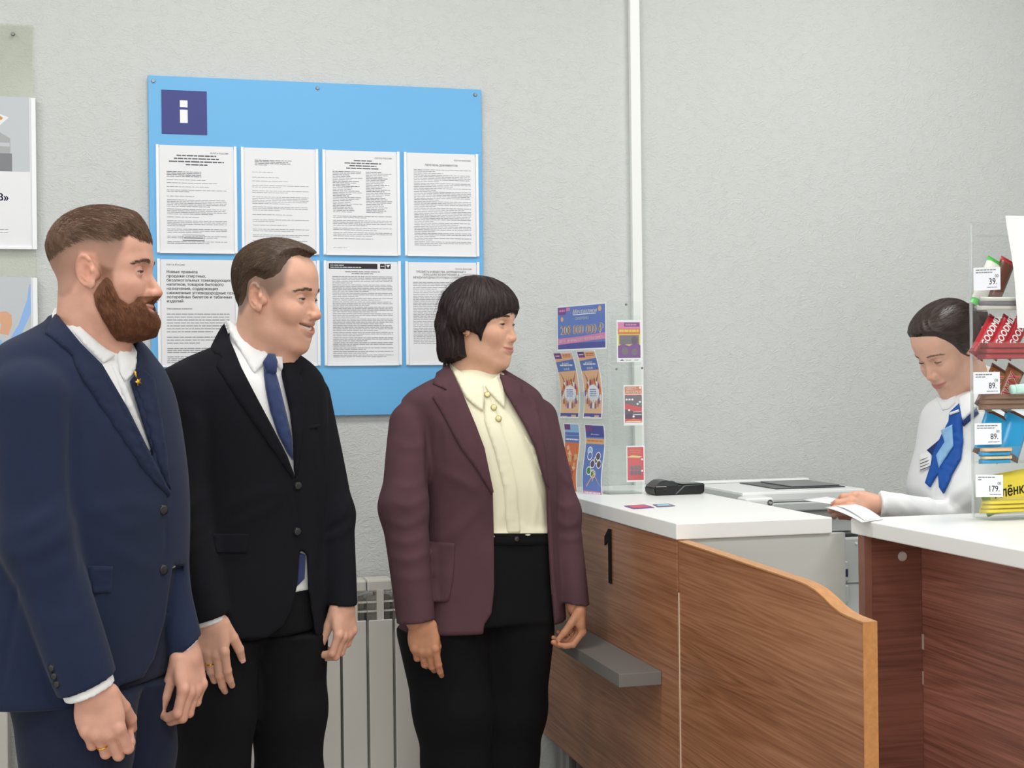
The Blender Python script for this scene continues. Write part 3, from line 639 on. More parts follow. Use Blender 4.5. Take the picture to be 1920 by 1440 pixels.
# ================================================================== the head
HD = dict(nose=(.112, -.033), nose_w=1., smile=.5, jaw=1., chin=0., fat=0., brow=1., lipf=1., mouth_open=0., squint=.0042, neck=(-.052, -.20), neckr=(.058, .064), fem=0., ear=1.)
def p_yc(p): return .0245+.0085*p['smile']
def mouth_line(Q, p):
    """smile curve: (0..1 along the lip, height of the mouth line, half opening, envelope)"""
    yc = p_yc(p); u = np.clip(np.abs(Q[:, 1])/yc, 0, 1); mz = p['nose'][1]-.031
    return u, mz+.0105*p['smile']*u**2, p['mouth_open']*.5*np.sqrt(1-u**2), np.clip(1-u**2, 0, 1)
def head_core(P, p):
    """skull, face and neck without ears; x forward, y left, z up, origin between the ear canals"""
    Q = P.copy(); Q[:, 1] = np.abs(Q[:, 1]); f_ = p['fat']; fm = p['fem']
    d = ell(Q, (-.006, 0, .042), (.093, .0735, .080))
    d = smin(d, ell(Q, (.028, 0, .045), (.062, .062, .062)), .03)                       # forehead
    face = ell(Q, (.030, 0, -.028), (.060, .0565+f_*.006, .080)); d = smin(d, face, .03)
    jw = p['jaw']
    jaw = chain(Q, [(-.004, .056*jw, -.030), (.004, .051*jw, -.068), (.060, .020*jw, -.100), (.070, 0, -.102)], [.012, .0135+f_*.006, .0135+f_*.004, .015])
    d = smin(d, jaw, .030)
    d = smin(d, ell(Q, (.074+p['chin'], 0, -.098), (.014, .018, .014)), .016)              # chin
    d = smin(d, ell(Q, (.056, .040, -.022), (.022, .020, .018)), .022)                    # cheekbone
    if p['smile'] > 0: d = smin(d, ell(Q, (.066, .036, -.034), (.0145, .015*p['smile']+.004, .017)), .018)
    br = p['brow']; d = smin(d, chain(Q, [(.083, 0, .020), (.080, .022, .023), (.064, .045, .018)], [.0085*br, .0085*br, .007*br]), .016)
    d = smin(d, ell(Q, (.070, 0, -.066), (.022, .030, .024)), .02)                        # muzzle
    # eye sockets
    d = smax(d, -ell(Q, (.092, .030, .002), (.017, .019, .0115)), .012)
    # nose
    nx, nz = p['nose']; nw = p['nose_w']
    no = chain(Q, [(.083, 0, .014), (.088+.3*(nx-.112), 0, -.004), (nx-.0085, 0, nz)], [.0075, .0078*nw, .0098*nw])
    no = smin(no, ell(Q, (nx-.017, .0115*nw, nz-.003), (.0115, .0068, .0085)), .007)
    no = smin(no, cone(Q, (nx-.012, 0, nz-.004), (.088, 0, nz-.012), .006, .006), .006)
    no = smax(no, -ell(Q, (nx-.0155, .0065*nw, nz-.0105), (.0058, .0032, .0040)), .002)
    d = smin(d, no, .0085)
    # naso-labial fold and mouth
    sm = p['smile']
    if sm > .3: d = smax(d, -chain(Q, [(.094, .0185, nz-.004), (.0905, .030, nz-.019), (.080, .037, nz-.032)], [.0026*sm, .0032*sm, .0014]), .005)
    u, zc, hop, env = mouth_line(Q, p); lf = p['lipf']*(1-.3*sm); z = Q[:, 2]
    fr = sstep(.03, .06, Q[:, 0])
    d = d-fr*env**.6*lf*(.0040*np.exp(-((z-(zc+hop+.0040))/.0036)**2)+.0048*np.exp(-((z-(zc-hop-.0050))/.0042)**2))
    d = d+fr*.0022*np.exp(-((z-(zc-hop-.0150))/.0045)**2)*(1-u**2)
    d = d+fr*.0016*sm*np.exp(-((Q[:, 1]-p_yc(p)-.0015)/.003)**2-((z-zc)/.005)**2)
    slit = np.maximum(np.maximum(np.abs(z-zc)-hop-.0004, Q[:, 1]-p_yc(p)), -(d+.011)); slit = np.maximum(slit, .04-Q[:, 0])
    d = smax(d, -slit, .0016) if p['mouth_open'] > .002 else d+fr*.0022*np.exp(-((z-zc)/.0018)**2)*(u < 1)*env**.3
    arc = chain(Q, [(.0850, .0185, .0095), (.0840, .031, .0125), (.0745, .0450, .0075)], [0, 0, 0]); d = d+.0013*np.exp(-(arc/.0020)**2)
    bag = chain(Q, [(.0840, .020, -.0085), (.0815, .032, -.0105), (.0740, .043, -.0065)], [0, 0, 0]); d = d+.0008*np.exp(-(bag/.0024)**2)
    # lids with an opening
    lid = ell(Q, (.0715, .0305, .0020), (.0142, .0150, .0140)); d = smin(d, lid, .004)
    d = smax(d, -ell(Q, (.0865, .0310, .0014), (.012, .0128, p['squint'])), .0015)
    # neck
    nk = p['neck']; r0, r1 = p['neckr']
    nq = Q.copy(); nq[:, 0] += 0
    d = smin(d, cone(nq, (-.022, 0, -.045), (nk[0], 0, nk[1]), r0, r1), .028)
    d = smin(d, cone(nq, (.030, 0, -.088), (nk[0]+.05, 0, nk[1]+.035), .024, .03), .03) # throat
    return d
def ear_sdf(P, p):
    """both ears"""
    Q = P.copy(); Q[:, 1] = np.abs(Q[:, 1]); s = p['ear']
    c = A3(-.006, .077, .002); R = rotz(.32) @ roty(-.22); q = ((Q-c) @ R)/s
    plate = ell(q, (0, 0, 0), (.0185, .0042, .031))
    T = np.linspace(-.5, 4.35, 12); hel = [( .0165*math.sin(t)*-1*(1 if t < 3.2 else .9), .002+.0012, .0285*math.cos(t)) for t in T]
    hel = [(-.0165*math.sin(t)*(1.), .0035, .028*math.cos(t)) for t in np.linspace(-.95, 2.75, 9)]
    e = chain(q, hel, [.0030, .0038, .0042, .0043, .0042, .004, .0038, .0036, .0034])
    e = smin(e, ell(q, (.0050, .0015, -.027), (.0085, .0046, .0095)), .006)                  # lobe
    e = smin(e, plate, .004)
    e = smax(e, -ell(q, (.004, .007, -.003), (.0088, .0085, .0125)), .003)                   # concha
    e = smin(e, chain(q, [(-.0085, .003, .012), (-.0105, .003, -.006), (-.002, .004, -.0175)], [.003, .0032, .003]), .003)  # antihelix
    e = smin(e, ell(q, (.0145, .0025, -.004), (.0042, .0045, .006)), .004)                  # tragus
    e = smin(e, cone(q, (.012, -.008, -.012), (.006, -.012, .010), .009, .010), .006)       # root
    return e*s
def head_sdf(p):
    def f(P): return smin(head_core(P, p), ear_sdf(P, p), .004)
    return f

# ================================================================== hands
def hand_sdf(side, curl, spread=.06, thumb=(.5, .5), s=1., width=1., tcurl=.3):
    """hand hanging from the wrist at the origin: fingers to -z, thumb to +x*side, palm faces +y. curl = per finger (base, mid, tip) bends in rad, index..little"""
    base = [(.028, -.003, -.086), (.009, -.001, -.091), (-.010, -.002, -.087), (-.027, -.004, -.077)]
    lens = [(.044, .026, .020), (.049, .030, .021), (.045, .028, .021), (.034, .021, .018)]
    rr = [.0096, .0098, .0093, .0084]
    segs = []
    for i in range(4):
        p0 = A3(*base[i]); sp = spread*(1.5-i)*.7; a = 0.; P_ = [p0]; R_ = [rr[i]*1.06]
        for j in range(3):
            a += curl[i][j]; d = A3(math.sin(sp)*math.cos(a), math.sin(a), -math.cos(sp)*math.cos(a)); p0 = p0+d*lens[i][j]; P_.append(p0); R_.append(rr[i]*(.97, .88, .72)[j])
        segs.append((np.array(P_)*s, np.array(R_)*s))
    t0 = A3(.024, .006, -.022); a1, a2 = thumb
    d1 = A3(math.sin(a1)*math.cos(a2), math.sin(a2), -math.cos(a1)*math.cos(a2)); t1 = t0+d1*.044
    b1 = a1-tcurl*.6; d2 = A3(math.sin(b1)*math.cos(a2+tcurl*.4), math.sin(a2+tcurl*.4), -math.cos(b1)*math.cos(a2)); t2 = t1+d2*.032
    b2 = b1-tcurl; d3 = A3(math.sin(b2)*math.cos(a2+tcurl*.6), math.sin(a2+tcurl*.6), -math.cos(b2)*math.cos(a2)); t3 = t2+d3*.026
    th = (np.array([t0, t1, t2, t3])*s, np.array([.0150, .0118, .0104, .0078])*s)
    def f(P):
        Q = P.copy(); Q[:, 0] *= side
        d = ell(Q, A3(.0, -.001, -.055)*s, A3(.040*width, .0135, .047)*s)
        for (bx, by, bz) in base: d = smin(d, cone(Q, A3(bx*.55, -.002, -.018)*s, A3(bx*.98, by, bz)*s, .0125*s, .0098*s), .010*s)
        d = smin(d, cone(Q, A3(.022, .006, -.025)*s, A3(.026, .007, -.060)*s, .015*s, .009*s), .014*s)   # thenar
        d = smin(d, cone(Q, A3(-.02, .005, -.022)*s, A3(-.026, .004, -.065)*s, .012*s, .009*s), .012*s)
        for (bx, by, bz) in base: d = smin(d, ell(Q, A3(bx, by-.0075, bz+.003)*s, A3(.0072, .006, .008)*s), .006*s)  # knuckles
        fg = None
        for P_, R_ in segs:
            e = chain(Q, P_, R_, .002*s)
            e = smin(e, ell(Q, P_[1], A3(1, 1, 1)*R_[1]*1.06), .003*s)
            fg = e if fg is None else smin(fg, e, .0012*s)
        d = smin(d, fg, .0055*s)
        d = smin(d, chain(Q, th[0], th[1], .003*s), .007*s)
        d = smin(d, cone(Q, A3(0, 0, -.022)*s, A3(0, 0, .034)*s, .0225*s, .0225*s)+.0, .016*s)             # wrist
        return d
    f.segs = segs; f.thumb = th; f.side = side; f.s = s
    return f
# ================================================================== figures
SKIN = mat('skin', 'ffffff', .5, spec=.35, attr='Col', sss=.12, bump=.12, bscale=420, vary=.05, vscale=45)
EYEW = mat('eye_white', 'cfc6c0', .25); IRIS = mat('iris', '4c5458', .2); LASH = mat('eyelash', '3a2a22', .7); PUP = mat('pupil', '141212', .15)
M_tooth = mat('teeth', 'e9e2d6', .3)
def cloth(name, c, rough=.9, sheen=.06, vary=.06, bump=.10, bscale=900): return mat(name, c, rough, spec=.2, sheen=sheen, vary=vary, vscale=14, bump=bump, bscale=bscale)
RY = rotz(YAW)
class Fig:
    """local frame: x to the camera's right, y away from the camera, z up; root on the floor"""
    def __init__(s, name, label, px0, d):
        s.d = d; b = dep(px0, 720, d); s.b = np.array([b[0], b[1], 0]); s.root = thing(name, label, 'person', s.b, rotz=-YAW)
        s.c = RY @ (CAM-s.b); s.k = FPX/d
        s.M = np.stack([_r3, _u3, _a2]) @ RY.T
    def L(s, x, y, q=0.): return RY @ (dep(x, y, s.d-q)-s.b)
    def dirs(s, X): X = np.asarray(X, float); D = np.array([0, 0, 1.])+0*X[:, :1]; D = np.stack([(X[:, 0]-960)/FPX, -(X[:, 1]-720)/FPX, np.ones(len(X))], 1); return D @ s.M
    def px(s, P): C = (P-s.c) @ s.M.T; return np.stack([960+FPX*C[:, 0]/C[:, 2], 720-FPX*C[:, 1]/C[:, 2]], 1)
    def hit(s, f, X, it=70):
        D = s.dirs(X); t = np.full(len(X), s.d-.5); best = t.copy(); bv = np.full(len(X), 9.)
        for _ in range(it):
            v = f(s.c+D*t[:, None]); m = np.abs(v) < bv; best[m] = t[m]; bv[m] = np.abs(v[m]); t = np.minimum(t+np.clip(v, -.01, .08)*.8, s.d+.5)
        return s.c+D*best[:, None]
    def loft(s, rows, phi, k, n=2.3, ks=None):
        """torso: rows of (py, left px, right px, q); k = depth / width"""
        lf = np.array([math.cos(phi), math.sin(phi)]); fw = np.array([math.sin(phi), -math.cos(phi)])
        Z = []; CX = []; CY_ = []; A = []
        for (y, l, r, q) in rows:
            a = s.L(l, y, q); b = s.L(r, y, q); Z.append((a[2]+b[2])/2); CX.append((a[0]+b[0])/2); CY_.append((a[1]+b[1])/2); A.append(abs(b[0]-a[0])/2)
        K = np.array(ks if ks is not None else [k]*len(rows)); A = np.array(A)/np.sqrt(math.cos(phi)**2+K**2*math.sin(phi)**2); B = A*K
        T = spline(np.stack([Z, CX, CY_, A, B], 1), 10)[::-1]; T = T[np.argsort(T[:, 0])]
        z0, z1 = T[0, 0], T[-1, 0]
        def f(P):
            z = np.clip(P[:, 2], z0, z1); g = lambda i: np.interp(z, T[:, 0], T[:, i])
            X = P[:, 0]-g(1); Y = P[:, 1]-g(2); a = g(3); b = g(4)
            u = np.abs(X*lf[0]+Y*lf[1])/a; v = np.abs(X*fw[0]+Y*fw[1])/b
            rr = (u**n+v**n)**(1/n); d = (rr-1)*np.minimum(a, b)*np.sqrt((u*u+v*v+1e-9)/(((u*b/np.maximum(a, 1e-6))**2+v*v)+1e-9))**.0
            e = np.maximum(P[:, 2]-z1, z0-P[:, 2]); return smax(d, e, .012)
        f.lf, f.fw = lf, fw; return f
    def prism(s, poly, ymax=0.02):
        """solid swept from the camera's point of view through a polygon (metres, negative inside), front half only"""
        def f(P): return np.maximum(poly2(s.px(P), poly)/s.k, P[:, 1]-ymax)
        return f
    def plane(s, pb, pf, lat):
        """half space below a plane through two points and a lateral direction"""
        n = np.cross(pf-pb, lat); n /= np.linalg.norm(n); n = n if n[2] > 0 else -n
        return lambda P: (P-pb) @ n
    def mesh(s, name, f, lo, hi, h, m, parent=None, col=None):
        V, F = mesh_sdf(f, lo, hi, h); return np_mesh(name, V, F, m, parent or s.root, col(V) if col else None)
    def patch(s, name, f, poly, m, parent=None, off=.004, thick=.005, step=7., curve=True, smooth=2, puff=0.):
        poly = np.asarray(poly, float); B = []
        for a, b in zip(poly, np.roll(poly, -1, 0)):
            n = max(1, int(np.linalg.norm(b-a)/step)); B += [a+(b-a)*i/n for i in range(n)]
        B = np.array(B); lo, hi = B.min(0), B.max(0)
        gx, gy = np.meshgrid(np.arange(lo[0]+step/2, hi[0], step), np.arange(lo[1]+step/2, hi[1], step)); G = np.stack([gx.ravel(), gy.ravel()], 1)
        G = G+rng.normal(size=G.shape)*.02*step; G = G[poly2(G, poly) < -step*.45] if len(G) else G.reshape(0, 2)
        pts = np.concatenate([B, G]); nb = len(B)
        r = geometry.delaunay_2d_cdt([Vector(p.tolist()) for p in pts], [], [list(range(nb))], 1, 1e-4)
        U = np.array([[v.x, v.y] for v in r[0]]); F = [list(q) for q in r[2]]
        P = s.hit(f, U)
        if smooth:
            D = s.dirs(U); t = ((P-s.c)*D).sum(1)/(D*D).sum(1); nbr = [[] for _ in U]
            for q in F:
                for i in range(len(q)): nbr[q[i]].append(q[i-1]); nbr[q[i-1]].append(q[i])
            for _ in range(smooth): t = np.array([.5*t[i]+.5*np.mean(t[n]) if n else t[i] for i, n in enumerate(nbr)])
            P = s.c+D*t[:, None]
        D = s.dirs(U); D /= np.linalg.norm(D, axis=1)[:, None]; N = grad(f, P, .004); N = N*.5-D*.5; N /= np.linalg.norm(N, axis=1)[:, None]
        ed = poly2(U, poly)/s.k; o = off+puff*sstep(0, 1, np.clip(-ed/.02, 0, 1))
        top = P+N*np.broadcast_to(o, len(P))[:, None]; bot = top-N*thick; n = len(top)
        eds = {}
        for q in F:
            for i in range(len(q)): k = (q[i], q[(i+1) % len(q)]); eds[k] = 1
        side = [(b, a, a+n, b+n) for (a, b) in eds if (b, a) not in eds]
        V = np.concatenate([top, bot]); FF = F+[[i+n for i in q[::-1]] for q in F]+side
        o = mk(name, V, FF, m, parent or s.root); o.data.polygons.foreach_set('use_smooth', [True]*len(F)+[True]*len(F)+[False]*len(side)); return o
    def button(s, f, x, y, r, m, parent, name='button', off=.003):
        X = np.array([[x, y]]); P = s.hit(f, X)[0]; N = grad(f, P[None], .006)[0]; D = s.dirs(X)[0]; D /= np.linalg.norm(D); N = N*.6-D*.4; N /= np.linalg.norm(N)
        bm = bmesh.new(); cyl(bm, P+N*(off-.003), P+N*(off+.0015), r, 18, r*.92); cyl(bm, P+N*(off+.0015), P+N*(off+.0024), r*.92, 18, r*.6)
        return from_bm(name, bm, m, parent, True)
def eyes(fig, p, R, O, sc, look=(1, 0, 0)):
    for sy in (1, -1):
        c = O+R @ (A3(.0712, .0305*sy, .0018)*sc); r = .0128*sc; d = R @ (np.array(look)/np.linalg.norm(look))
        bm = bmesh.new(); bmesh.ops.create_uvsphere(bm, u_segments=24, v_segments=16, radius=r)
        q = Vector(d.tolist()).to_track_quat('Z', 'Y').to_matrix().to_4x4(); q.translation = Vector(c.tolist()); mi = []
        for f_ in bm.faces:
            zz = f_.calc_center_median().z/r; f_.material_index = 2 if zz > .975 else 1 if zz > .87 else 0
        bm.transform(q); from_bm('eye', bm, [EYEW, IRIS, PUP], fig.root, True)
        yy = np.linspace(-.0122, .0122, 13); zz = .0014+p['squint']*np.sqrt(np.clip(1-(yy/.0128)**2, 0, 1))
        xx = .0715+.0142*np.sqrt(np.clip(1-((yy+.0005)/.0152)**2-((zz-.002)/.0142)**2, 0, 1))
        for k, (dz, rr_) in enumerate(((.0002, .0008),)):
            pts = np.stack([xx+.0006, (.0310+yy)*sy, zz+dz], 1); V, F = curve_tubes([O+(pts*sc) @ R.T], [np.full(13, rr_)*sc], 6); mk('eyelashes', V, F, LASH, fig.root, True)
def skin_colors(base, lip, p, extra=None):
    """own colours of the skin in head coordinates: lips, ruddy nose, cheeks and ears"""
    base = lin(base); lip = lin(lip); red = base*np.array([1.0, .80, .76])
    def col(Q):
        S_ = Q.copy(); S_[:, 1] = np.abs(S_[:, 1]); c = np.tile(base, (len(Q), 1)); nx, nz = p['nose']
        w_ = .75*gauss(S_, (nx, 0, nz), (.014, .014, .014))+.55*gauss(S_, (.062, .042, -.030), (.022, .02, .018))+.6*gauss(S_, (-.01, .08, 0), (.03, .012, .04))
        w_ = np.clip(w_, 0, 1)[:, None]; c = c*(1-w_)+red*w_
        u, zc, hop, env = mouth_line(S_, p); m = (1-sstep(-.0018, .0012, np.abs(S_[:, 2]-zc+.0006)-hop-.0078*env**.6))*(u < 1)*sstep(.05, .065, S_[:, 0]); m = m[:, None]; c = c*(1-m)+lip*m
        if extra: c = extra(Q, S_, c)
        return c
    return col
def surf_pts(V, F, n, wfun, seed=3):
    """n random points on a mesh, weighted by wfun(P) in 0..1"""
    g = np.random.default_rng(seed); F = np.asarray(F); a, b, c = V[F[:, 0]], V[F[:, 1]], V[F[:, 2]]; A = np.linalg.norm(np.cross(b-a, c-a), axis=1)*np.clip(wfun((a+c)/2), 0, 1)
    k = g.choice(len(F), n, p=A/A.sum()); u = g.random((n, 1)); v = g.random((n, 1)); d = V[F[:, 3]]
    return (a[k]*(1-u)+b[k]*u)*(1-v)+(d[k]*(1-u)+c[k]*u)*v
def head_build(fig, p, at, psi, pitch=0., sc=1., roll=0., h=.0020):
    """returns (head function in fig space, rotation, origin)"""
    fw = A3(math.sin(psi), -math.cos(psi), 0); lf = A3(math.cos(psi), math.sin(psi), 0); R = np.stack([fw, lf, A3(0, 0, 1)], 1) @ roty(pitch) @ rotx(roll)
    O = np.asarray(at, float)
    return R, O
def place(f, R, O, sc=1.):
    return lambda P: f(((P-O) @ R)/sc)*sc
def hand_place(fig, hf, wrist, dirz, palm, ):
    """wrist position, pointing direction of the fingers, palm normal"""
    z = -np.asarray(dirz, float)/np.linalg.norm(dirz); y = np.asarray(palm, float); y = y-(y @ z)*z; y /= np.linalg.norm(y); x = np.cross(y, z); R = np.stack([x, y, z], 1)
    return R, np.asarray(wrist, float)
def build_body(fig, p, R, O, sc, col, hands, torso, skin=SKIN, hcol=None):
    """head, neck, hidden trunk and limbs, hands: one body mesh"""
    hs = head_sdf(p); Vs = []; Fs = []; Cs = []; n = 0
    V, F = mesh_sdf(hs, (-.125, -.1, -.235), (.135, .1, .15), .00205); hv, hF = V, F
    c = col(V); Vs.append(O+(V*sc) @ R.T); Fs.append(F); Cs.append(c); n += len(V)
    bc = lin(hcol) if hcol else c.mean(0)
    V, F = mesh_sdf(torso, *torso.box, .011); Vs.append(V); Fs.append(F+n); Cs.append(np.tile(bc, (len(V), 1))); n += len(V)
    for hf, HR, HO in hands:
        s_ = hf.s; V, F = mesh_sdf(hf, A3(-.09, -.06, -.215)*s_, A3(.09, .13, .058)*s_, .0021)
        cc = np.tile(lin(hcol), (len(V), 1)); red = lin(hcol)*np.array([1., .82, .78]); Q = V.copy(); Q[:, 0] *= hf.side
        w_ = np.zeros(len(V))
        for P_, R_ in hf.segs:
            for j in (0, 1): w_ = np.maximum(w_, .8*np.exp(-((Q-P_[j])**2).sum(1)/(.011*s_)**2))
            w_ = np.maximum(w_, .9*np.exp(-((Q-P_[3])**2).sum(1)/(.009*s_)**2))
        cc = cc*(1-w_[:, None])+red*w_[:, None]
        Vs.append(HO+V @ HR.T); Fs.append(F+n); Cs.append(cc); n += len(V)
    o = np_mesh('body', np.concatenate(Vs), np.concatenate(Fs), skin, fig.root, np.concatenate(Cs))
    return o, hs, hv, hF
def nails(fig, hf, HR, HO, m, which=(0, 1, 2, 3, 4)):
    for i in which:
        P_, R_ = hf.segs[i] if i < 4 else hf.thumb
        a, b = P_[-2], P_[-1]; d = (b-a)/np.linalg.norm(b-a); bk = A3(0, -1, 0) if i < 4 else A3(.55, -.75, 0)
        bk = bk-(bk @ d)*d; bk /= np.linalg.norm(bk); r = R_[-1]; sd = np.cross(d, bk)
        V = []; F = []
        for k, t in enumerate(np.linspace(-.75, .85, 5)):
            for j, u in enumerate(np.linspace(-1, 1, 5)):
                a_ = u*.85; V.append(b+d*r*t*1.0+(bk*math.cos(a_)+sd*math.sin(a_))*r*1.07*(1-.10*abs(t)**2)-bk*r*.06*max(t, 0))
        for k in range(4):
            for j in range(4): F.append((k*5+j, k*5+j+1, k*5+j+6, k*5+j+5))
        V = np.array(V); V[:, 0] *= hf.side; o = mk('fingernail', HO+V @ HR.T, F, m, fig.root, True)
M_nail = mat('nail', 'e3b5a2', .3)
def ring_on(fig, hf, HR, HO, i, m, name='ring'):
    P_, R_ = hf.segs[i]; a, b = P_[0], P_[1]; c = a+(b-a)*.55; d = (b-a)/np.linalg.norm(b-a); r = R_[0]*1.03
    x = np.cross(d, A3(1, 0, 0)); x /= np.linalg.norm(x); y = np.cross(d, x); pts = np.array([c+(x*math.cos(t)+y*math.sin(t))*r for t in np.linspace(0, 2*math.pi, 25)])
    pts[:, 0] *= hf.side; V, F = curve_tubes([HO+pts @ HR.T], [np.full(25, .0016)], 8); return mk(name, V, F, m, fig.root, True)
def brows(fig, hs, R, O, sc, m, thick=1., z0=.0195, arch=.004, n=170, rad=.00055):
    g = np.random.default_rng(5)
    for sy in (1, -1):
        t = g.random(n); y = .012+.036*t; z = z0+arch*(.8*np.sin(.4+t*2.0)-1.3*t**2)+g.normal(size=n)*.0017*thick*(1-.5*t)
        P = toward(hs, np.stack([.088-.020*t**2, y*sy, z], 1), .0002)
        V, F = strands(hs, P, lambda Q: np.stack([-.35+0*Q[:, 0], np.full(len(Q), sy*1.), .12+0*Q[:, 0]], 1), 4, .0085, (.0002, .0012), rad, .3)
        mk('eyebrow', O+(V*sc) @ R.T, F, m, fig.root, True)
def torso_body(fig, f_t, limbs, lo, hi, shrink=.03):
    def f(P):
        d = f_t(P)+shrink
        for pts, rad in limbs: d = smin(d, chain(P, pts, rad), .02)
        return d
    f.box = (lo, hi); return f
def shoe(fig, c, fw, m):
    fw = np.array(list(fw)+[0.]); fw /= np.linalg.norm(fw); sd = A3(-fw[1], fw[0], 0); R = np.stack([fw, sd, A3(0, 0, 1)], 1); c = A3(c[0], c[1], 0)
    def f(P):
        q = (P-c) @ R; d = ell(q, (-.03, 0, .045), (.07, .038, .05)); d = smin(d, ell(q, (.09, 0, .03), (.10, .044, .042)), .04)
        d = smin(d, ell(q, (-.04, 0, .08), (.05, .036, .06)), .03); return np.maximum(d, .001-q[:, 2])
    V, F = mesh_sdf(f, c+A3(-.22, -.22, -.01), c+A3(.22, .22, .16), .009); return np_mesh('shoe', V, F, m, fig.root)
def crease(fig, f, lines):
    """soft cloth creases laid on surface f: lines of (picture points, radius, height); returns the displacement function"""
    out = []
    for pts, r, amp in lines:
        P_ = fig.hit(f, spline(pts, 4)); n = len(P_); out.append((P_, r, amp, np.sin(np.linspace(.25, math.pi-.25, n))))
    def g(P):
        d = np.zeros(len(P))
        for P_, r, amp, w_ in out:
            lo, hi = P_.min(0)-3*r, P_.max(0)+3*r; m = np.all((P > lo) & (P < hi), 1)
            if not m.any(): continue
            Q = P[m]; b = np.zeros(len(Q)); 
            for i in range(len(P_)-1):
                a = P_[i]; ba = P_[i+1]-a; q = Q-a; t = np.clip((q @ ba)/(ba @ ba+1e-12), 0, 1); q = q-t[:, None]*ba
                e = (q*q).sum(1); b = np.maximum(b, np.exp(-e/r**2)*(w_[i]*(1-t)+w_[i+1]*t))
            d[m] += amp*b
        return d
    return g
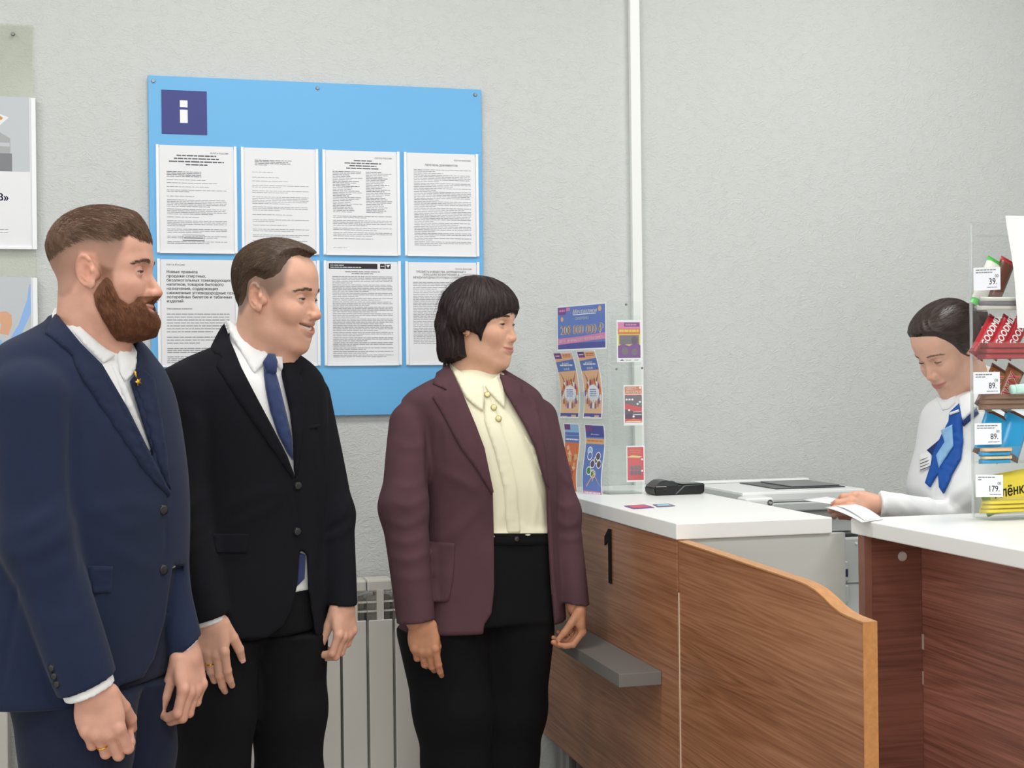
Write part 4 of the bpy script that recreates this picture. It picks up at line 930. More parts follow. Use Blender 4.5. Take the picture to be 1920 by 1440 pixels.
# ------------------------------------------------------------------ man in the black suit with a blue tie
def man_two():
    fig = Fig('person', 'man in a black suit with navy tie and white shirt, smiling, standing in the middle', 470, 3.10)
    L = fig.L; phi = math.radians(38)
    SUIT = cloth('black_wool', '14141a', .95, .0); TROU = cloth('black_trouser', '111114', .95, .0); SHIRT = cloth('white_shirt', 'eeeeee', .8, .1, .02, .1); TIE = cloth('navy_tie', '2b3a63', .55, .3, .04, .3, 500)
    HAIR = mat('hair_brown', '4d3a2b', .5, spec=.4, vary=.2, vscale=60); BTN = mat('button_dark', '2a2a2c', .3)
    p = dict(HD); p.update(smile=1., mouth_open=.0105, squint=.0021, lipf=.62, nose=(.113, -.031), fat=.5, jaw=.98, chin=-.010, neck=(-.030, -.20), neckr=(.062, .066))
    O = L(516.5, 561, 0.); R, O = head_build(fig, p, O, math.radians(72), math.radians(4)); sc = 1.0
    # clothes
    rows = [(632, 432, 500, .0), (650, 405, 525, .0), (672, 360, 562, .0), (695, 325, 585, 0), (720, 312, 597, 0), (770, 318, 602, 0), (830, 330, 604, 0), (910, 342, 603, 0), (985, 344, 601, 0), (1060, 338, 603, 0), (1130, 330, 606, 0), (1197, 326, 606, 0)]
    T = fig.loft(rows, phi, .62, 2.35, [.7, .62, .55, .55, .58, .62, .64, .64, .64, .64, .63, .62])
    armR = ([L(342, 745, .115), L(336, 950, .15), L(394, 1160, .17)], [.070, .057, .040]); armL = ([L(572, 748, -.12), L(624, 965, -.09), L(639, 1136, -.04)], [.060, .049, .038])
    lat = np.append(T.lf, 0)
    hN = place(lambda Q: np.minimum(cone(Q, (-.022, 0, -.045), (p['neck'][0], 0, p['neck'][1]), *p['neckr']), head_core(Q, p)+.006+np.clip(Q[:, 2]+.12, 0, 1)), R, O)
    capR = fig.plane(L(366, 1168, .17), L(418, 1152, .17), A3(0, 1, 0)); capL = fig.plane(L(610, 1130, -.04), L(666, 1136, -.04), A3(0, 1, 0))
    sl = lambda P, o=0., e=0.: np.minimum(np.maximum(chain(P, armR[0], [r-o for r in armR[1]], .02), -capR(P)-e), np.maximum(chain(P, armL[0], [r-o for r in armL[1]], .02), -capL(P)-e))
    jc = fig.plane(L(427, 612, -.02), L(560, 700, -.02), lat)        # top of the jacket collar
    sc_top = fig.plane(L(424, 600, -.02), L(505, 668, .03), lat)      # top of the shirt collar
    def F0(P): return smin(smin(T(P), smax(hN(P)-.017, jc(P), .006), .02), sl(P), .014)
    cr = crease(fig, F0, [([(300, 985), (340, 965), (384, 925)], .012, .005), ([(305, 1015), (345, 1000), (390, 975)], .011, .005), ([(312, 1050), (350, 1035), (385, 1010)], .012, .004), ([(612, 985), (640, 965), (658, 935)], .010, .005), ([(612, 1010), (640, 1000), (662, 980)], .010, .005),
        ([(388, 800), (384, 860), (386, 920)], .014, -.004), ([(420, 960), (480, 930), (545, 912)], .016, .003), ([(420, 990), (490, 960), (548, 916)], .014, .0025), ([(345, 760), (372, 800), (384, 880)], .016, .004), ([(596, 720), (600, 800), (603, 880)], .010, -.004), ([(607, 1010), (600, 1060), (596, 1120)], .012, -.003), ([(552, 905), (556, 960), (560, 1030)], .006, -.0025)])
    def J0(P): return F0(P)-cr(P)+.0014*wob(P, 28, 2)
    V_open = [(424, 600), (455, 590), (530, 640), (527, 700), (545, 780), (556, 850), (556, 893), (549, 893), (530, 850), (490, 790), (450, 700), (428, 640)]
    low_open = [(562, 1030), (575, 1040), (578, 1105), (588, 1175), (600, 1230), (440, 1230), (447, 1198), (500, 1196), (530, 1175), (547, 1142), (557, 1098)]
    pv = fig.prism(V_open, 0.0); pl = fig.prism(low_open, 0.02)
    def J(P): return smax(smax(J0(P), -pv(P), .003), -pl(P), .003)
    lo, hi = A3(-.28, -.30, .78), A3(.28, .26, 1.60)
    jk = fig.mesh('jacket', J, lo, hi, .0048, SUIT)
    def SH(P):
        d = smin(T(P)+.014, smax(hN(P)-.012, sc_top(P), .004), .012); return np.maximum(d, .962-P[:, 2])
    pc = fig.prism([(541, 600), (600, 600), (600, 692), (552, 692), (541, 668)], .3)
    shirt = fig.mesh('shirt', lambda P: np.maximum(SH(P), -pc(P)), lo, A3(.28, .26, 1.66), .0055, SHIRT)
    fig.mesh('shirt_cuff', lambda P: np.maximum(np.maximum(chain(P, armR[0], [r-.009 for r in armR[1]]), -capR(P)-.012), capR(P)-.06), A3(-.2, -.3, .78), A3(.3, .2, 1.1), .0040, SHIRT)
    fig.mesh('shirt_cuff', lambda P: np.maximum(np.maximum(chain(P, armL[0], [r-.009 for r in armL[1]]), -capL(P)-.003), capL(P)-.06), A3(-.2, -.3, .78), A3(.3, .2, 1.1), .0040, SHIRT)
    # trousers
    gR = [(L(402, 1170, .05), .105), (L(398, 1330, .05), .092), (A3(L(397, 1440, .05)[0], L(397, 1440, .05)[1], .52), .080), (A3(L(397, 1440, .05)[0]-.01, -.05, .10), .068)]
    gL = [(L(535, 1170, -.05), .098), (L(540, 1330, -.05), .084), (A3(L(542, 1440, -.05)[0], .05, .52), .073), (A3(L(545, 1440, -.05)[0], .05, .10), .064)]
    zh = L(400, 1190)[2]
    def TR(P):
        a = chain(P, [g[0] for g in gR], [g[1] for g in gR], .03); b = chain(P, [g[0] for g in gL], [g[1] for g in gL], .03)
        d = np.minimum(a, b); d = smin(d, np.maximum(T(P)+.016, P[:, 2]-.966), .03)
        d = smax(d, T(P)+.012-3*np.clip(zh-P[:, 2], 0, 1), .004); d = np.minimum(d, np.maximum(T(P)+.016, np.abs(P[:, 2]-.93)-.036))
        return np.maximum(d, .075-P[:, 2])
    fig.mesh('trousers', TR, A3(-.30, -.25, .06), A3(.28, .25, 1.06), .008, TROU)
    for g in (gR, gL): shoe(fig, (g[3][0][0]+.05, g[3][0][1]), (.9, -.43), mat('shoe_black', '121214', .3))
    # lapels, collar leaves, tie
    FS = lambda P: smin(T(P)+.014, smax(hN(P)-.012, sc_top(P)-.01, .004), .012)
    def ln(*a): return [tuple(q) for q in spline(a, 6)]
    near = [(421, 608), (432, 640), (452, 690), (478, 740), (510, 800), (538, 855), (552, 893), (548, 897)]+[(520, 856), (480, 800), (440, 742), (405, 688), (417, 670), (403, 666), (396, 652), (408, 630)]
    fig.patch('lapel', F0, near, SUIT, jk, .0045, .005)
    fig.patch('lapel', F0, [(527, 655), (541, 662), (557, 676), (568, 695), (560, 703), (567, 712), (571, 740), (568, 800), (560, 860), (554, 896), (551, 880), (549, 820), (541, 750), (532, 700), (526, 672)], SUIT, jk, .0045, .005)
    fig.patch('collar_leaf', FS, [(424, 600), (434, 604), (460, 628), (500, 663), (503, 668), (493, 684), (477, 701), (471, 695), (452, 660), (432, 624)], SHIRT, shirt, .0045, .0035)
    fig.patch('collar_leaf', FS, [(509, 667), (526, 658), (529, 672), (530, 688), (526, 696), (516, 680)], SHIRT, shirt, .0045, .0035)
    tie = fig.patch('tie', FS, [(494, 676), (505, 668), (517, 674), (516, 700), (524, 730), (536, 780), (545, 820), (547, 862), (538, 850), (520, 815), (505, 770), (497, 730), (494, 706)], TIE, None, .009, .008, puff=.004)
    fig.patch('tie_knot', FS, [(492, 680), (501, 668), (514, 669), (518, 679), (516, 700), (508, 702), (497, 702)], TIE, tie, .0145, .012, puff=.005)
    fig.patch('tie_blade', lambda P: np.maximum(T(P)+.014, -1), [(560, 1036), (572, 1040), (570, 1085), (553, 1102), (556, 1075)], TIE, tie, .004, .004)
    fig.patch('pocket_flap', F0, [(396, 1001), (466, 1001), (462, 1036), (404, 1036)], SUIT, jk, .0035, .004)
    fig.patch('breast_pocket', F0, [(572, 800), (600, 794), (600, 801), (573, 807)], SUIT, jk, .0025, .003)
    for x, y in ((558, 911), (557, 997)): fig.button(F0, x, y, .0095, BTN, jk)
    # body
    SK = 'd8a790'
    hR = hand_sdf(1, [(.22, .25, .2), (.2, .28, .2), (.26, .35, .25), (.34, .4, .3)], .0, (.42, .35), .96, tcurl=.25)
    HR1, HO1 = hand_place(fig, hR, L(394, 1150, .17), (.05, .02, -1), (.12, .95, 0.05))
    hL = hand_sdf(-1, [(.42, 1.0, .6), (.45, 1.05, .6), (.5, 1.05, .6), (.5, 1.0, .6)], .02, (.08, .46), .93, tcurl=.1)
    HR2, HO2 = hand_place(fig, hL, L(644, 1124, -.04), (.03, -.16, -1), (-.80, .50, 0))
    tb = torso_body(fig, T, [([L(342, 745, .115), L(336, 950, .15), L(394, 1150, .17)], [.04, .035, .028]), ([L(572, 748, -.12), L(624, 965, -.09), L(640, 1126, -.04)], [.04, .035, .026]), ([gR[0][0], gR[2][0], gR[3][0]], [.055, .05, .04]), ([gL[0][0], gL[2][0], gL[3][0]], [.055, .05, .04]), ([O+R @ A3(-.025, 0, -.12), O+R @ A3(-.03, 0, -.2)], [.05, .055])], A3(-.3, -.25, .05), A3(.28, .25, 1.52))
    def extra(Q, S_, c):
        st = (1-sstep(-.004, .012, poly2(np.stack([S_[:, 0], S_[:, 2]], 1), [(.055, .08), (.05, .03), (.022, .005), (-.02, .04), (-.03, .0), (-.055, -.035), (-.12, -.03), (-.12, .14), (.03, .14)])))[:, None]*.75
        return c*(1-st)+lin('75665c')*st
    _, hs, hv, hF = build_body(fig, p, R, O, sc, skin_colors(SK, 'c28778', p, extra), [(hR, HR1, HO1), (hL, HR2, HO2)], tb, hcol=SK)
    nails(fig, hR, HR1, HO1, M_nail, (4,)); nails(fig, hL, HR2, HO2, M_nail, (4,))
    ring_on(fig, hR, HR1, HO1, 2, mat('gold', 'd9a640', .25, metal=1.))
    eyes(fig, p, R, O, sc, (1, .1, -.02))
    tm = np.array([(.0835, y, -.0625) for y in np.linspace(-.026, .026, 11)]); tm[:, 0] -= (tm[:, 1]/.026)**2*.012; tm[:, 2] += (tm[:, 1]/.026)**2*.006
    V, F = curve_tubes([tm], [np.full(11, .0052)], 8); mk('teeth', O+(V*sc) @ R.T, F, M_tooth, fig.root, True)
    BR = mat('brow_brown', '5b4636', .6); brows(fig, hs, R, O, sc, BR, .7, .0225, .006, 100, .00036)
    # hair
    poly = [(.098, .094), (.082, .093), (.066, .098), (.056, .094), (.050, .074), (.044, .058), (.032, .046), (.010, .040), (-.012, .047), (-.030, .036), (-.040, .004), (-.056, -.018), (-.13, -.030), (-.13, .2), (.098, .2)]
    def th(Q):
        d = poly2(np.stack([Q[:, 0], Q[:, 2]], 1), poly); t = np.clip(-d/.016, -.6, 1)
        top = sstep(.03, .11, Q[:, 2]); return t*(.0045+.0095*top+.006*sstep(.04, .09, Q[:, 0])*top)
    def strk(Q): return .0005*np.sin(Q[:, 1]*620+Q[:, 0]*60)*sstep(.02, .06, Q[:, 2])
    hc = lambda Q: head_core(Q, p)-th(Q)+strk(Q)*(th(Q) > 0)
    hm = lambda P: hc(P)
    V, F = mesh_sdf(hc, (-.13, -.1, -.06), (.13, .1, .165), .0022); hair = np_mesh('hair', O+(V*sc) @ R.T, F, HAIR, fig.root)
    pts = surf_pts(V, F, 3500, lambda Q: (th(Q) > .003)*1.)
    def df(Q): return np.stack([-.8+1.9*sstep(.05, .09, Q[:, 0]), -.15*np.ones(len(Q))*np.sign(Q[:, 1])*0-.35, -.55+.2*sstep(.05, .1, Q[:, 2])], 1)
    V, F = strands(hc, pts, df, 6, .034, (-.0004, .0006), .00045, .3); mk('hair_strands', O+(V*sc) @ R.T, F, HAIR, hair, True)
    return fig
man_two()
# ------------------------------------------------------------------ bearded man in the blue suit
def man_one():
    fig = Fig('person', 'bearded man in a navy blue suit and open white collar, standing leftmost', 155, 2.65)
    L = fig.L; phi = math.radians(62)
    SUIT = cloth('navy_wool', '1f2840', .9); TROU = cloth('navy_trouser', '1a2034', .85); SHIRT = cloth('white_shirt', 'eeeeee', .8, .1, .02, .1)
    HAIR = mat('hair_chestnut', '6b503e', .55, spec=.4, vary=.2, vscale=60); BEARD = mat('beard_brown', '754a32', .65, spec=.3, vary=.25, vscale=80); BTN = mat('button_dark', '2a2a2c', .3); GOLD = mat('gold', 'd9a640', .25, metal=1.)
    p = dict(HD); p.update(smile=.45, mouth_open=.001, squint=.0019, nose=(.1145, -.036), nose_w=.95, jaw=.96, neck=(-.030, -.21), neckr=(.060, .064), brow=1.15)
    O = L(191, 515, 0.); R, O = head_build(fig, p, O, math.radians(90), 0.); sc = 1.0
    rows = [(600, 100, 205, 0), (622, 72, 228, 0), (645, 40, 246, 0), (672, 18, 262, 0), (702, 2, 279, 0), (760, -10, 298, 0), (850, -8, 314, 0), (950, -2, 323, 0), (1060, -3, 321, 0), (1160, -5, 319, 0), (1289, -6, 316, 0)]
    T = fig.loft(rows, phi, .62, 2.35, [.72, .62, .56, .56, .58, .60, .62, .62, .62, .62, .62]); lat = np.append(T.lf, 0)
    armR = ([L(58, 752, .16), L(70, 1010, .20), L(166, 1290, .20)], [.074, .0615, .0535]); armL = ([L(235, 755, -.17), L(285, 1000, -.14), L(350, 1215, -.05)], [.062, .048, .034])
    capR = fig.plane(L(104, 1304, .2), L(224, 1259, .2), A3(0, 1, .15)); capL = fig.plane(L(322, 1234, -.05), L(382, 1190, -.05), A3(0, 1, .2))
    hN = place(lambda Q: np.minimum(cone(Q, (-.022, 0, -.045), (p['neck'][0], 0, p['neck'][1]), *p['neckr']), head_core(Q, p)+.006+np.clip(Q[:, 2]+.12, 0, 1)), R, O)
    jc = fig.plane(L(104, 592, 0), L(262, 700, 0), lat); sct = fig.plane(L(109, 578, .0), L(216, 664, .04), lat)
    def sl(P): return np.minimum(np.maximum(chain(P, armR[0], armR[1], .03), -capR(P)), np.maximum(chain(P, armL[0], armL[1], .03), -capL(P)))
    def F0(P): return smin(smin(T(P), smax(hN(P)-.0135, jc(P), .006), .022), sl(P), .012)
    cr = crease(fig, F0, [([(138, 770), (135, 850), (134, 960)], .014, -.005), ([(10, 1000), (60, 985), (128, 940)], .016, .005), ([(14, 1040), (70, 1030), (138, 985)], .015, .005), ([(28, 1085), (90, 1075), (150, 1040)], .016, .004), ([(60, 720), (40, 800), (30, 900)], .03, .004), ([(31, 1098), (20, 1180), (4, 1284)], .006, -.006), ([(60, 1150), (110, 1170), (165, 1150)], .018, .003),
        ([(170, 960), (240, 945), (300, 953)], .018, .003), ([(150, 930), (230, 985), (300, 960)], .02, .003), ([(190, 1010), (250, 1050), (300, 1066)], .018, .0025), ([(140, 990), (150, 1040), (160, 1120)], .014, -.003), ([(308, 960), (312, 1010), (308, 1064)], .006, -.002)])
    def J0(P): return F0(P)-cr(P)+.0014*wob(P, 26, 4)
    V_open = [(106, 545), (215, 600), (253, 640), (256, 700), (243, 714), (263, 780), (286, 852), (283, 858), (262, 815), (236, 760), (188, 682), (102, 596)]
    low = [(324, 1060), (309, 1163), (289, 1235), (268, 1271), (222, 1286), (222, 1340), (345, 1340), (345, 1060)]
    pv = fig.prism(V_open, .06); pl = lambda P: np.maximum(poly2(fig.px(P), low)/fig.k, -sl(P)+.004)
    def J(P): return smax(smax(J0(P), -pv(P), .003), -pl(P), .003)
    lo, hi = A3(-.30, -.34, .74), A3(.30, .30, 1.66)
    jk = fig.mesh('jacket', J, lo, hi, .005, SUIT)
    def FS(P): return smin(T(P)+.014, smax(hN(P)-.008, sct(P), .004), .012)
    shirt = fig.mesh('shirt', lambda P: np.maximum(FS(P), 1.062-P[:, 2]), lo, hi, .0055, SHIRT)
    fig.mesh('shirt_cuff', lambda P: np.maximum(np.maximum(chain(P, armR[0], [r-.008 for r in armR[1]]), -capR(P)-.016), capR(P)-.06), A3(-.16, -.34, .72), A3(.3, .2, 1.0), .0042, SHIRT)
    fig.mesh('shirt_cuff', lambda P: np.maximum(np.maximum(chain(P, armL[0], [r-.007 for r in armL[1]]), -capL(P)-.002), capL(P)-.06), A3(-.16, -.34, .72), A3(.3, .2, 1.0), .0042, SHIRT)
    nx_, fx_ = L(146, 1440, .09), L(245, 1440, -.06)
    gR = [(L(140, 1270, .06), .125), (L(146, 1400, .09), .098), (A3(nx_[0], nx_[1], .50), .082), (A3(nx_[0]-.02, nx_[1], .10), .068)]
    gL = [(L(232, 1270, -.06), .105), (L(245, 1400, -.06), .082), (A3(fx_[0], fx_[1], .50), .074), (A3(fx_[0], fx_[1], .10), .064)]
    zh = L(150, 1280)[2]
    def TR(P):
        d = np.minimum(chain(P, [g[0] for g in gR], [g[1] for g in gR], .03), chain(P, [g[0] for g in gL], [g[1] for g in gL], .03))
        d = smin(d, np.maximum(T(P)+.016, P[:, 2]-1.07), .03); d = smax(d, T(P)+.012-3*np.clip(zh-P[:, 2], 0, 1), .004); d = np.minimum(d, np.maximum(T(P)+.016, np.abs(P[:, 2]-.95)-.12))
        return np.maximum(d+.003*wob(P, 18, 6), .075-P[:, 2])
    fig.mesh('trousers', TR, A3(-.30, -.3, .06), A3(.3, .28, 1.06), .008, TROU)
    for g in (gR, gL): shoe(fig, (g[3][0][0]+.04, g[3][0][1]), (1, -.2), mat('shoe_black', '121214', .3))
    fig.patch('lapel', F0, [(104, 588), (150, 644), (190, 684), (238, 766), (286, 862), (319, 925), (316, 931), (272, 886), (216, 803), (156, 714), (139, 682), (136, 667), (110, 646), (85, 626)], SUIT, jk, .005, .006)
    fig.patch('lapel', lambda P: smin(T(P), smax(hN(P)-.0135, jc(P), .006), .022), [(258, 690), (272, 696), (289, 712), (301, 780), (312, 850), (319, 918), (306, 900), (291, 858), (277, 806), (261, 745), (246, 716)], SUIT, jk, .004, .005)
    fig.patch('collar_leaf', FS, [(109, 576), (150, 615), (190, 650), (215, 667), (205, 675), (192, 682), (165, 656), (140, 628), (105, 592)], SHIRT, shirt, .005, .004)
    fig.patch('collar_leaf', FS, [(217, 668), (232, 652), (247, 648), (252, 660), (253, 690), (244, 704), (232, 717), (224, 704)], SHIRT, shirt, .007, .004)
    fig.patch('placket', FS, [(207, 684), (218, 690), (240, 735), (283, 846), (278, 846), (246, 785), (222, 726)], SHIRT, shirt, .003, .003)
    fig.patch('pocket_flap', F0, [(160, 1060), (211, 1062), (208, 1111), (174, 1112)], SUIT, jk, .003, .004)
    for x, y in ((305, 956), (305, 1068)): fig.button(F0, x, y, .0105, BTN, jk)
    for x, y in ((98, 1252), (103, 1267), (108, 1282)): fig.button(F0, x, y, .007, BTN, jk, 'sleeve_button')
    st = []
    for i in range(10):
        a = math.pi*2*i/10+.5; r = 9 if i % 2 == 0 else 4; st.append((255+r*.75*math.cos(a), 717+r*math.sin(a)))
    pin = fig.patch('lapel_pin', F0, st, GOLD, jk, .011, .003, 5, smooth=1); 
    fig.patch('pin_chain', F0, [(247, 697), (250, 697), (253, 708), (250, 709)], GOLD, jk, .011, .002, 4)
    SK = 'd3a08b'
    hR = hand_sdf(1, [(.42, 1.25, .8), (.45, 1.3, .8), (.5, 1.3, .8), (.55, 1.3, .8)], .035, (.30, .55), 1.03, 1.05, tcurl=.35)
    HR1, HO1 = hand_place(fig, hR, L(172, 1283, .20), (.22, .05, -1), (-.10, .95, .1))
    hL = hand_sdf(-1, [(.42, 1.0, .6), (.45, 1.05, .6), (.5, 1.05, .6), (.5, 1.0, .6)], .02, (.10, .46), .98, tcurl=.1)
    HR2, HO2 = hand_place(fig, hL, L(351, 1213, -.052), (.15, -.28, -1), (-.82, .45, 0))
    tb = torso_body(fig, T, [(armR[0], [.045, .038, .03]), (armL[0], [.045, .032, .024]), ([gR[0][0], gR[2][0], gR[3][0]], [.07, .05, .04]), ([gL[0][0], gL[2][0], gL[3][0]], [.07, .05, .04]), ([O+R @ A3(-.025, 0, -.12), O+R @ A3(-.03, 0, -.2)], [.05, .055])], A3(-.3, -.3, .05), A3(.3, .28, 1.58))
    long = [(.098, .060), (.084, .061), (.066, .070), (.057, .064), (.050, .059), (.032, .056), (.003, .060), (-.025, .057), (-.053, .044), (-.076, .032), (-.13, .020), (-.13, .2), (.098, .2)]
    stub = [(.062, .075), (.056, .045), (.047, .030), (.040, .004), (.022, -.004), (.012, .036), (-.02, .040), (-.028, -.010), (-.044, -.036), (-.060, -.042), (-.13, -.030), (-.13, .1), (.0, .1)]
    beard = [(.018, .012), (.038, .004), (.039, -.024), (.048, -.049), (.062, -.060), (.072, -.055), (.079, -.046), (.086, -.044), (.12, -.042), (.12, -.131), (.060, -.131), (.036, -.127), (.026, -.110), (.007, -.062), (.004, -.042), (.016, -.020)]
    def lipd(S_): u, zc, hop, env = mouth_line(S_, p); return np.where(u < 1, np.abs(S_[:, 2]-zc+.001)-.0095*env**.5, .02)
    def extra(Q, S_, c):
        xz = np.stack([S_[:, 0], S_[:, 2]], 1)
        w_ = (1-sstep(-.003, .008, poly2(xz, stub)))[:, None]*(.36+.55*np.exp(-np.clip(poly2(xz, long), 0, 1)/.016))[:, None]; c = c*(1-w_)+lin('6e5646')*w_
        w_ = (1-sstep(-.004, .006, poly2(xz, beard)))*sstep(-.001, .004, lipd(S_)); return c*(1-.72*w_[:, None])+lin('7a5038')*.72*w_[:, None]
    _, hs, hv, hF = build_body(fig, p, R, O, sc, skin_colors(SK, 'c68c7e', p, extra), [(hR, HR1, HO1), (hL, HR2, HO2)], tb, hcol=SK)
    nails(fig, hL, HR2, HO2, M_nail, (4,)); ring_on(fig, hR, HR1, HO1, 2, GOLD)
    eyes(fig, p, R, O, sc, (1, .05, -.03)); brows(fig, hs, R, O, sc, mat('brow_brown', '5b4636', .6), .75, .0215, .007, 110, .0004)
    def th(Q):
        d = poly2(np.stack([Q[:, 0], Q[:, 2]], 1), long); t = np.clip(-d/.030, -.6, 1); top = sstep(.04, .11, Q[:, 2])
        return t*(.0058+.0035*top+.004*sstep(.04, .08, Q[:, 0])*top)
    hc = lambda Q: head_core(Q, p)-th(Q)+.0008*np.sin(Q[:, 1]*600+3*np.sin(Q[:, 0]*70))*(th(Q) > .002)
    V, F = mesh_sdf(hc, (-.13, -.1, .0), (.13, .1, .155), .0022); hair = np_mesh('hair', O+V @ R.T, F, HAIR, fig.root)
    pts = surf_pts(V, F, 3800, lambda Q: (th(Q) > .002)*1.)
    V, F = strands(hc, pts, lambda Q: np.stack([.9-.5*sstep(.05, .1, Q[:, 0]), .1+0*Q[:, 0], -.35-.5*sstep(.05, .1, Q[:, 0])-.5*sstep(-.03, -.09, Q[:, 0])], 1), 5, .026, (-.0004, .0012), .00045, .3); mk('hair_strands', O+V @ R.T, F, HAIR, hair, True)
    def tb_(Q):
        S_ = Q.copy(); S_[:, 1] = np.abs(S_[:, 1]); d = poly2(np.stack([Q[:, 0], Q[:, 2]], 1), beard); t = np.clip(-d/.012, -.5, 1)
        low_ = sstep(-.040, -.095, Q[:, 2]); th_ = t*(.0022+.0125*low_)-.0042*sstep(-.024, .008, Q[:, 2]); l = lipd(S_); return np.where(l < .004, np.minimum(th_, (l-.002)*.9), th_)
    bc = lambda Q: head_core(Q, p)-tb_(Q)+.0009*wob(Q, 420, 9)*(tb_(Q) > .001)
    V, F = mesh_sdf(bc, (-.02, -.085, -.15), (.125, .085, .02), .0022); bd = np_mesh('beard', O+V @ R.T, F, BEARD, fig.root)
    pts = surf_pts(V, F, 3600, lambda Q: np.clip((tb_(Q)-.0008)*800, 0, 1)*(head_core(Q, p) > .0005))
    V, F = strands(bc, pts, lambda Q: np.stack([.35+0*Q[:, 0], .0*Q[:, 1], -1+0*Q[:, 0]], 1), 5, .016, (-.0006, .0020), .0004, .4); mk('beard_strands', O+V @ R.T, F, BEARD, bd, True)
man_one()
# ------------------------------------------------------------------ woman in the burgundy jacket
def woman():
    fig = Fig('person', 'dark haired woman in a burgundy jacket and cream blouse standing by the counter', 900, 3.52)
    L = fig.L; phi = math.radians(24)
    SUIT = cloth('burgundy_cotton', '543a40', .9, .0, .08, .15, 1200); TROU = cloth('black_trouser_soft', '101012', .95, .0); BL = cloth('cream_blouse', 'e9e4c8', .55, .0, .02, .1); BTNC = mat('button_cream', 'd9cf98', .3, metal=.3)
    HAIR = mat('hair_dark', '2a1c1c', .5, spec=.4, vary=.25, vscale=60); GOLD = mat('gold', 'd9a640', .25, metal=1.)
    p = dict(HD); p.update(smile=.55, mouth_open=.0006, squint=.0024, nose=(.108, -.034), nose_w=.9, fat=.8, jaw=.97, chin=-.006, brow=.7, lipf=.6, neck=(-.030, -.20), neckr=(.055, .062), ear=.95)
    sc = .935; O = L(901, 610, 0.); R, O = head_build(fig, p, O, math.radians(64), math.radians(2))
    rows = [(682, 855, 930, 0), (700, 832, 956, 0), (718, 796, 986, 0), (738, 766, 1010, 0), (762, 757, 1020, 0), (820, 776, 1034, 0), (900, 790, 1044, 0), (985, 794, 1050, 0), (1060, 786, 1055, 0), (1130, 768, 1058, 0), (1172, 752, 1060, 0)]
    T = fig.loft(rows, phi, .64, 2.35, [.8, .7, .56, .54, .56, .66, .68, .62, .62, .62, .62]); lat = np.append(T.lf, 0)
    armR = ([L(770, 794, .08), L(757, 950, .15), L(780, 1166, .205)], [.053, .0560, .0455]); armL = ([L(1008, 786, -.07), L(1054, 962, -.05), L(1080, 1140, .0)], [.053, .044, .035])
    capR = fig.plane(L(745, 1168, .2), L(815, 1161, .2), A3(0, 1, 0)); capL = fig.plane(L(1050, 1128, 0), L(1105, 1136, 0), A3(0, 1, 0))
    hN = place(lambda Q: np.minimum(cone(Q, (-.022, 0, -.045), (p['neck'][0], 0, p['neck'][1]), *p['neckr']), head_core(Q, p)+.006+np.clip(Q[:, 2]+.12, 0, 1)), R, O, sc)
    jc = fig.plane(L(838, 684, 0), L(960, 720, 0), lat); sct = fig.plane(L(842, 680, 0), L(908, 722, .05), lat)
    def sl(P): return np.minimum(np.maximum(chain(P, armR[0], armR[1], .03), -capR(P)), np.maximum(chain(P, armL[0], armL[1], .03), -capL(P)))
    def F0(P): return smin(smin(T(P), smax(hN(P)-.018, jc(P), .006), .02), sl(P), .011)
    cr = crease(fig, F0, [([(735, 905), (770, 915), (800, 895)], .010, 0.0030), ([(728, 940), (765, 948), (803, 930)], .011, 0.0036), ([(726, 975), (765, 985), (803, 962)], .010, 0.0036), ([(730, 1010), (768, 1018), (803, 1000)], .010, 0.0030), ([(735, 1045), (770, 1050), (805, 1035)], .011, .004), ([(740, 1080), (775, 1085), (808, 1075)], .012, .003),
        ([(740, 830), (770, 840), (800, 830)], .012, .004), ([(802, 790), (801, 860), (802, 920)], .010, -.005), ([(806, 760), (820, 800), (812, 850)], .009, 0.0030), ([(818, 765), (836, 810), (838, 860)], .009, .004), ([(826, 880), (860, 900), (915, 925)], .014, .003), ([(800, 1015), (850, 1000), (920, 930)], .016, .003),
        ([(1040, 940), (1062, 950), (1082, 940)], .009, 0.0030), ([(1042, 972), (1064, 985), (1090, 975)], .009, 0.0036), ([(1050, 1005), (1068, 1012), (1094, 1005)], .009, 0.0036), ([(1046, 880), (1060, 900), (1070, 910)], .009, .004), ([(1046, 800), (1048, 900), (1054, 1010)], .008, -.004), ([(1040, 1030), (1046, 1090), (1048, 1150)], .010, .003)])
    def J0(P): return F0(P)-cr(P)+.0013*wob(P, 30, 3)
    V_open = [(836, 640), (960, 650), (960, 700), (936, 704), (945, 729), (985, 798), (1005, 839), (1024, 915), (1027, 1007), (1032, 1094), (1039, 1170), (1039, 1200), (905, 1200), (908, 1172), (922, 1150), (927, 1100), (926, 1000), (924, 922), (908, 840), (893, 800), (868, 740), (842, 686)]
    pv = fig.prism(V_open, 0.)
    def J(P): return smax(J0(P), -pv(P), .003)
    lo, hi = A3(-.30, -.28, .80), A3(.32, .26, 1.54)
    jk = fig.mesh('jacket', J, lo, hi, .0046, SUIT)
    zw = L(970, 1005)[2]
    def FB(P): return smin(T(P)+.013, smax(hN(P)-.011, sct(P), .004), .012)
    f2 = crease(fig, FB, [([(935, 985), (950, 940), (960, 900)], .008, .003), ([(1000, 990), (1005, 940), (1000, 890)], .009, .003), ([(1018, 985), (1014, 950), (1010, 920)], .008, .003), ([(960, 1000), (975, 985), (990, 1000)], .007, .003)])
    bl = fig.mesh('blouse', lambda P: smax(FB(P)-f2(P)-.004*np.exp(-((P[:, 2]-zw-.012)/.012)**2), zw-P[:, 2], .004), A3(-.28, -.26, 1.0), A3(.3, .24, 1.54), .005, BL)
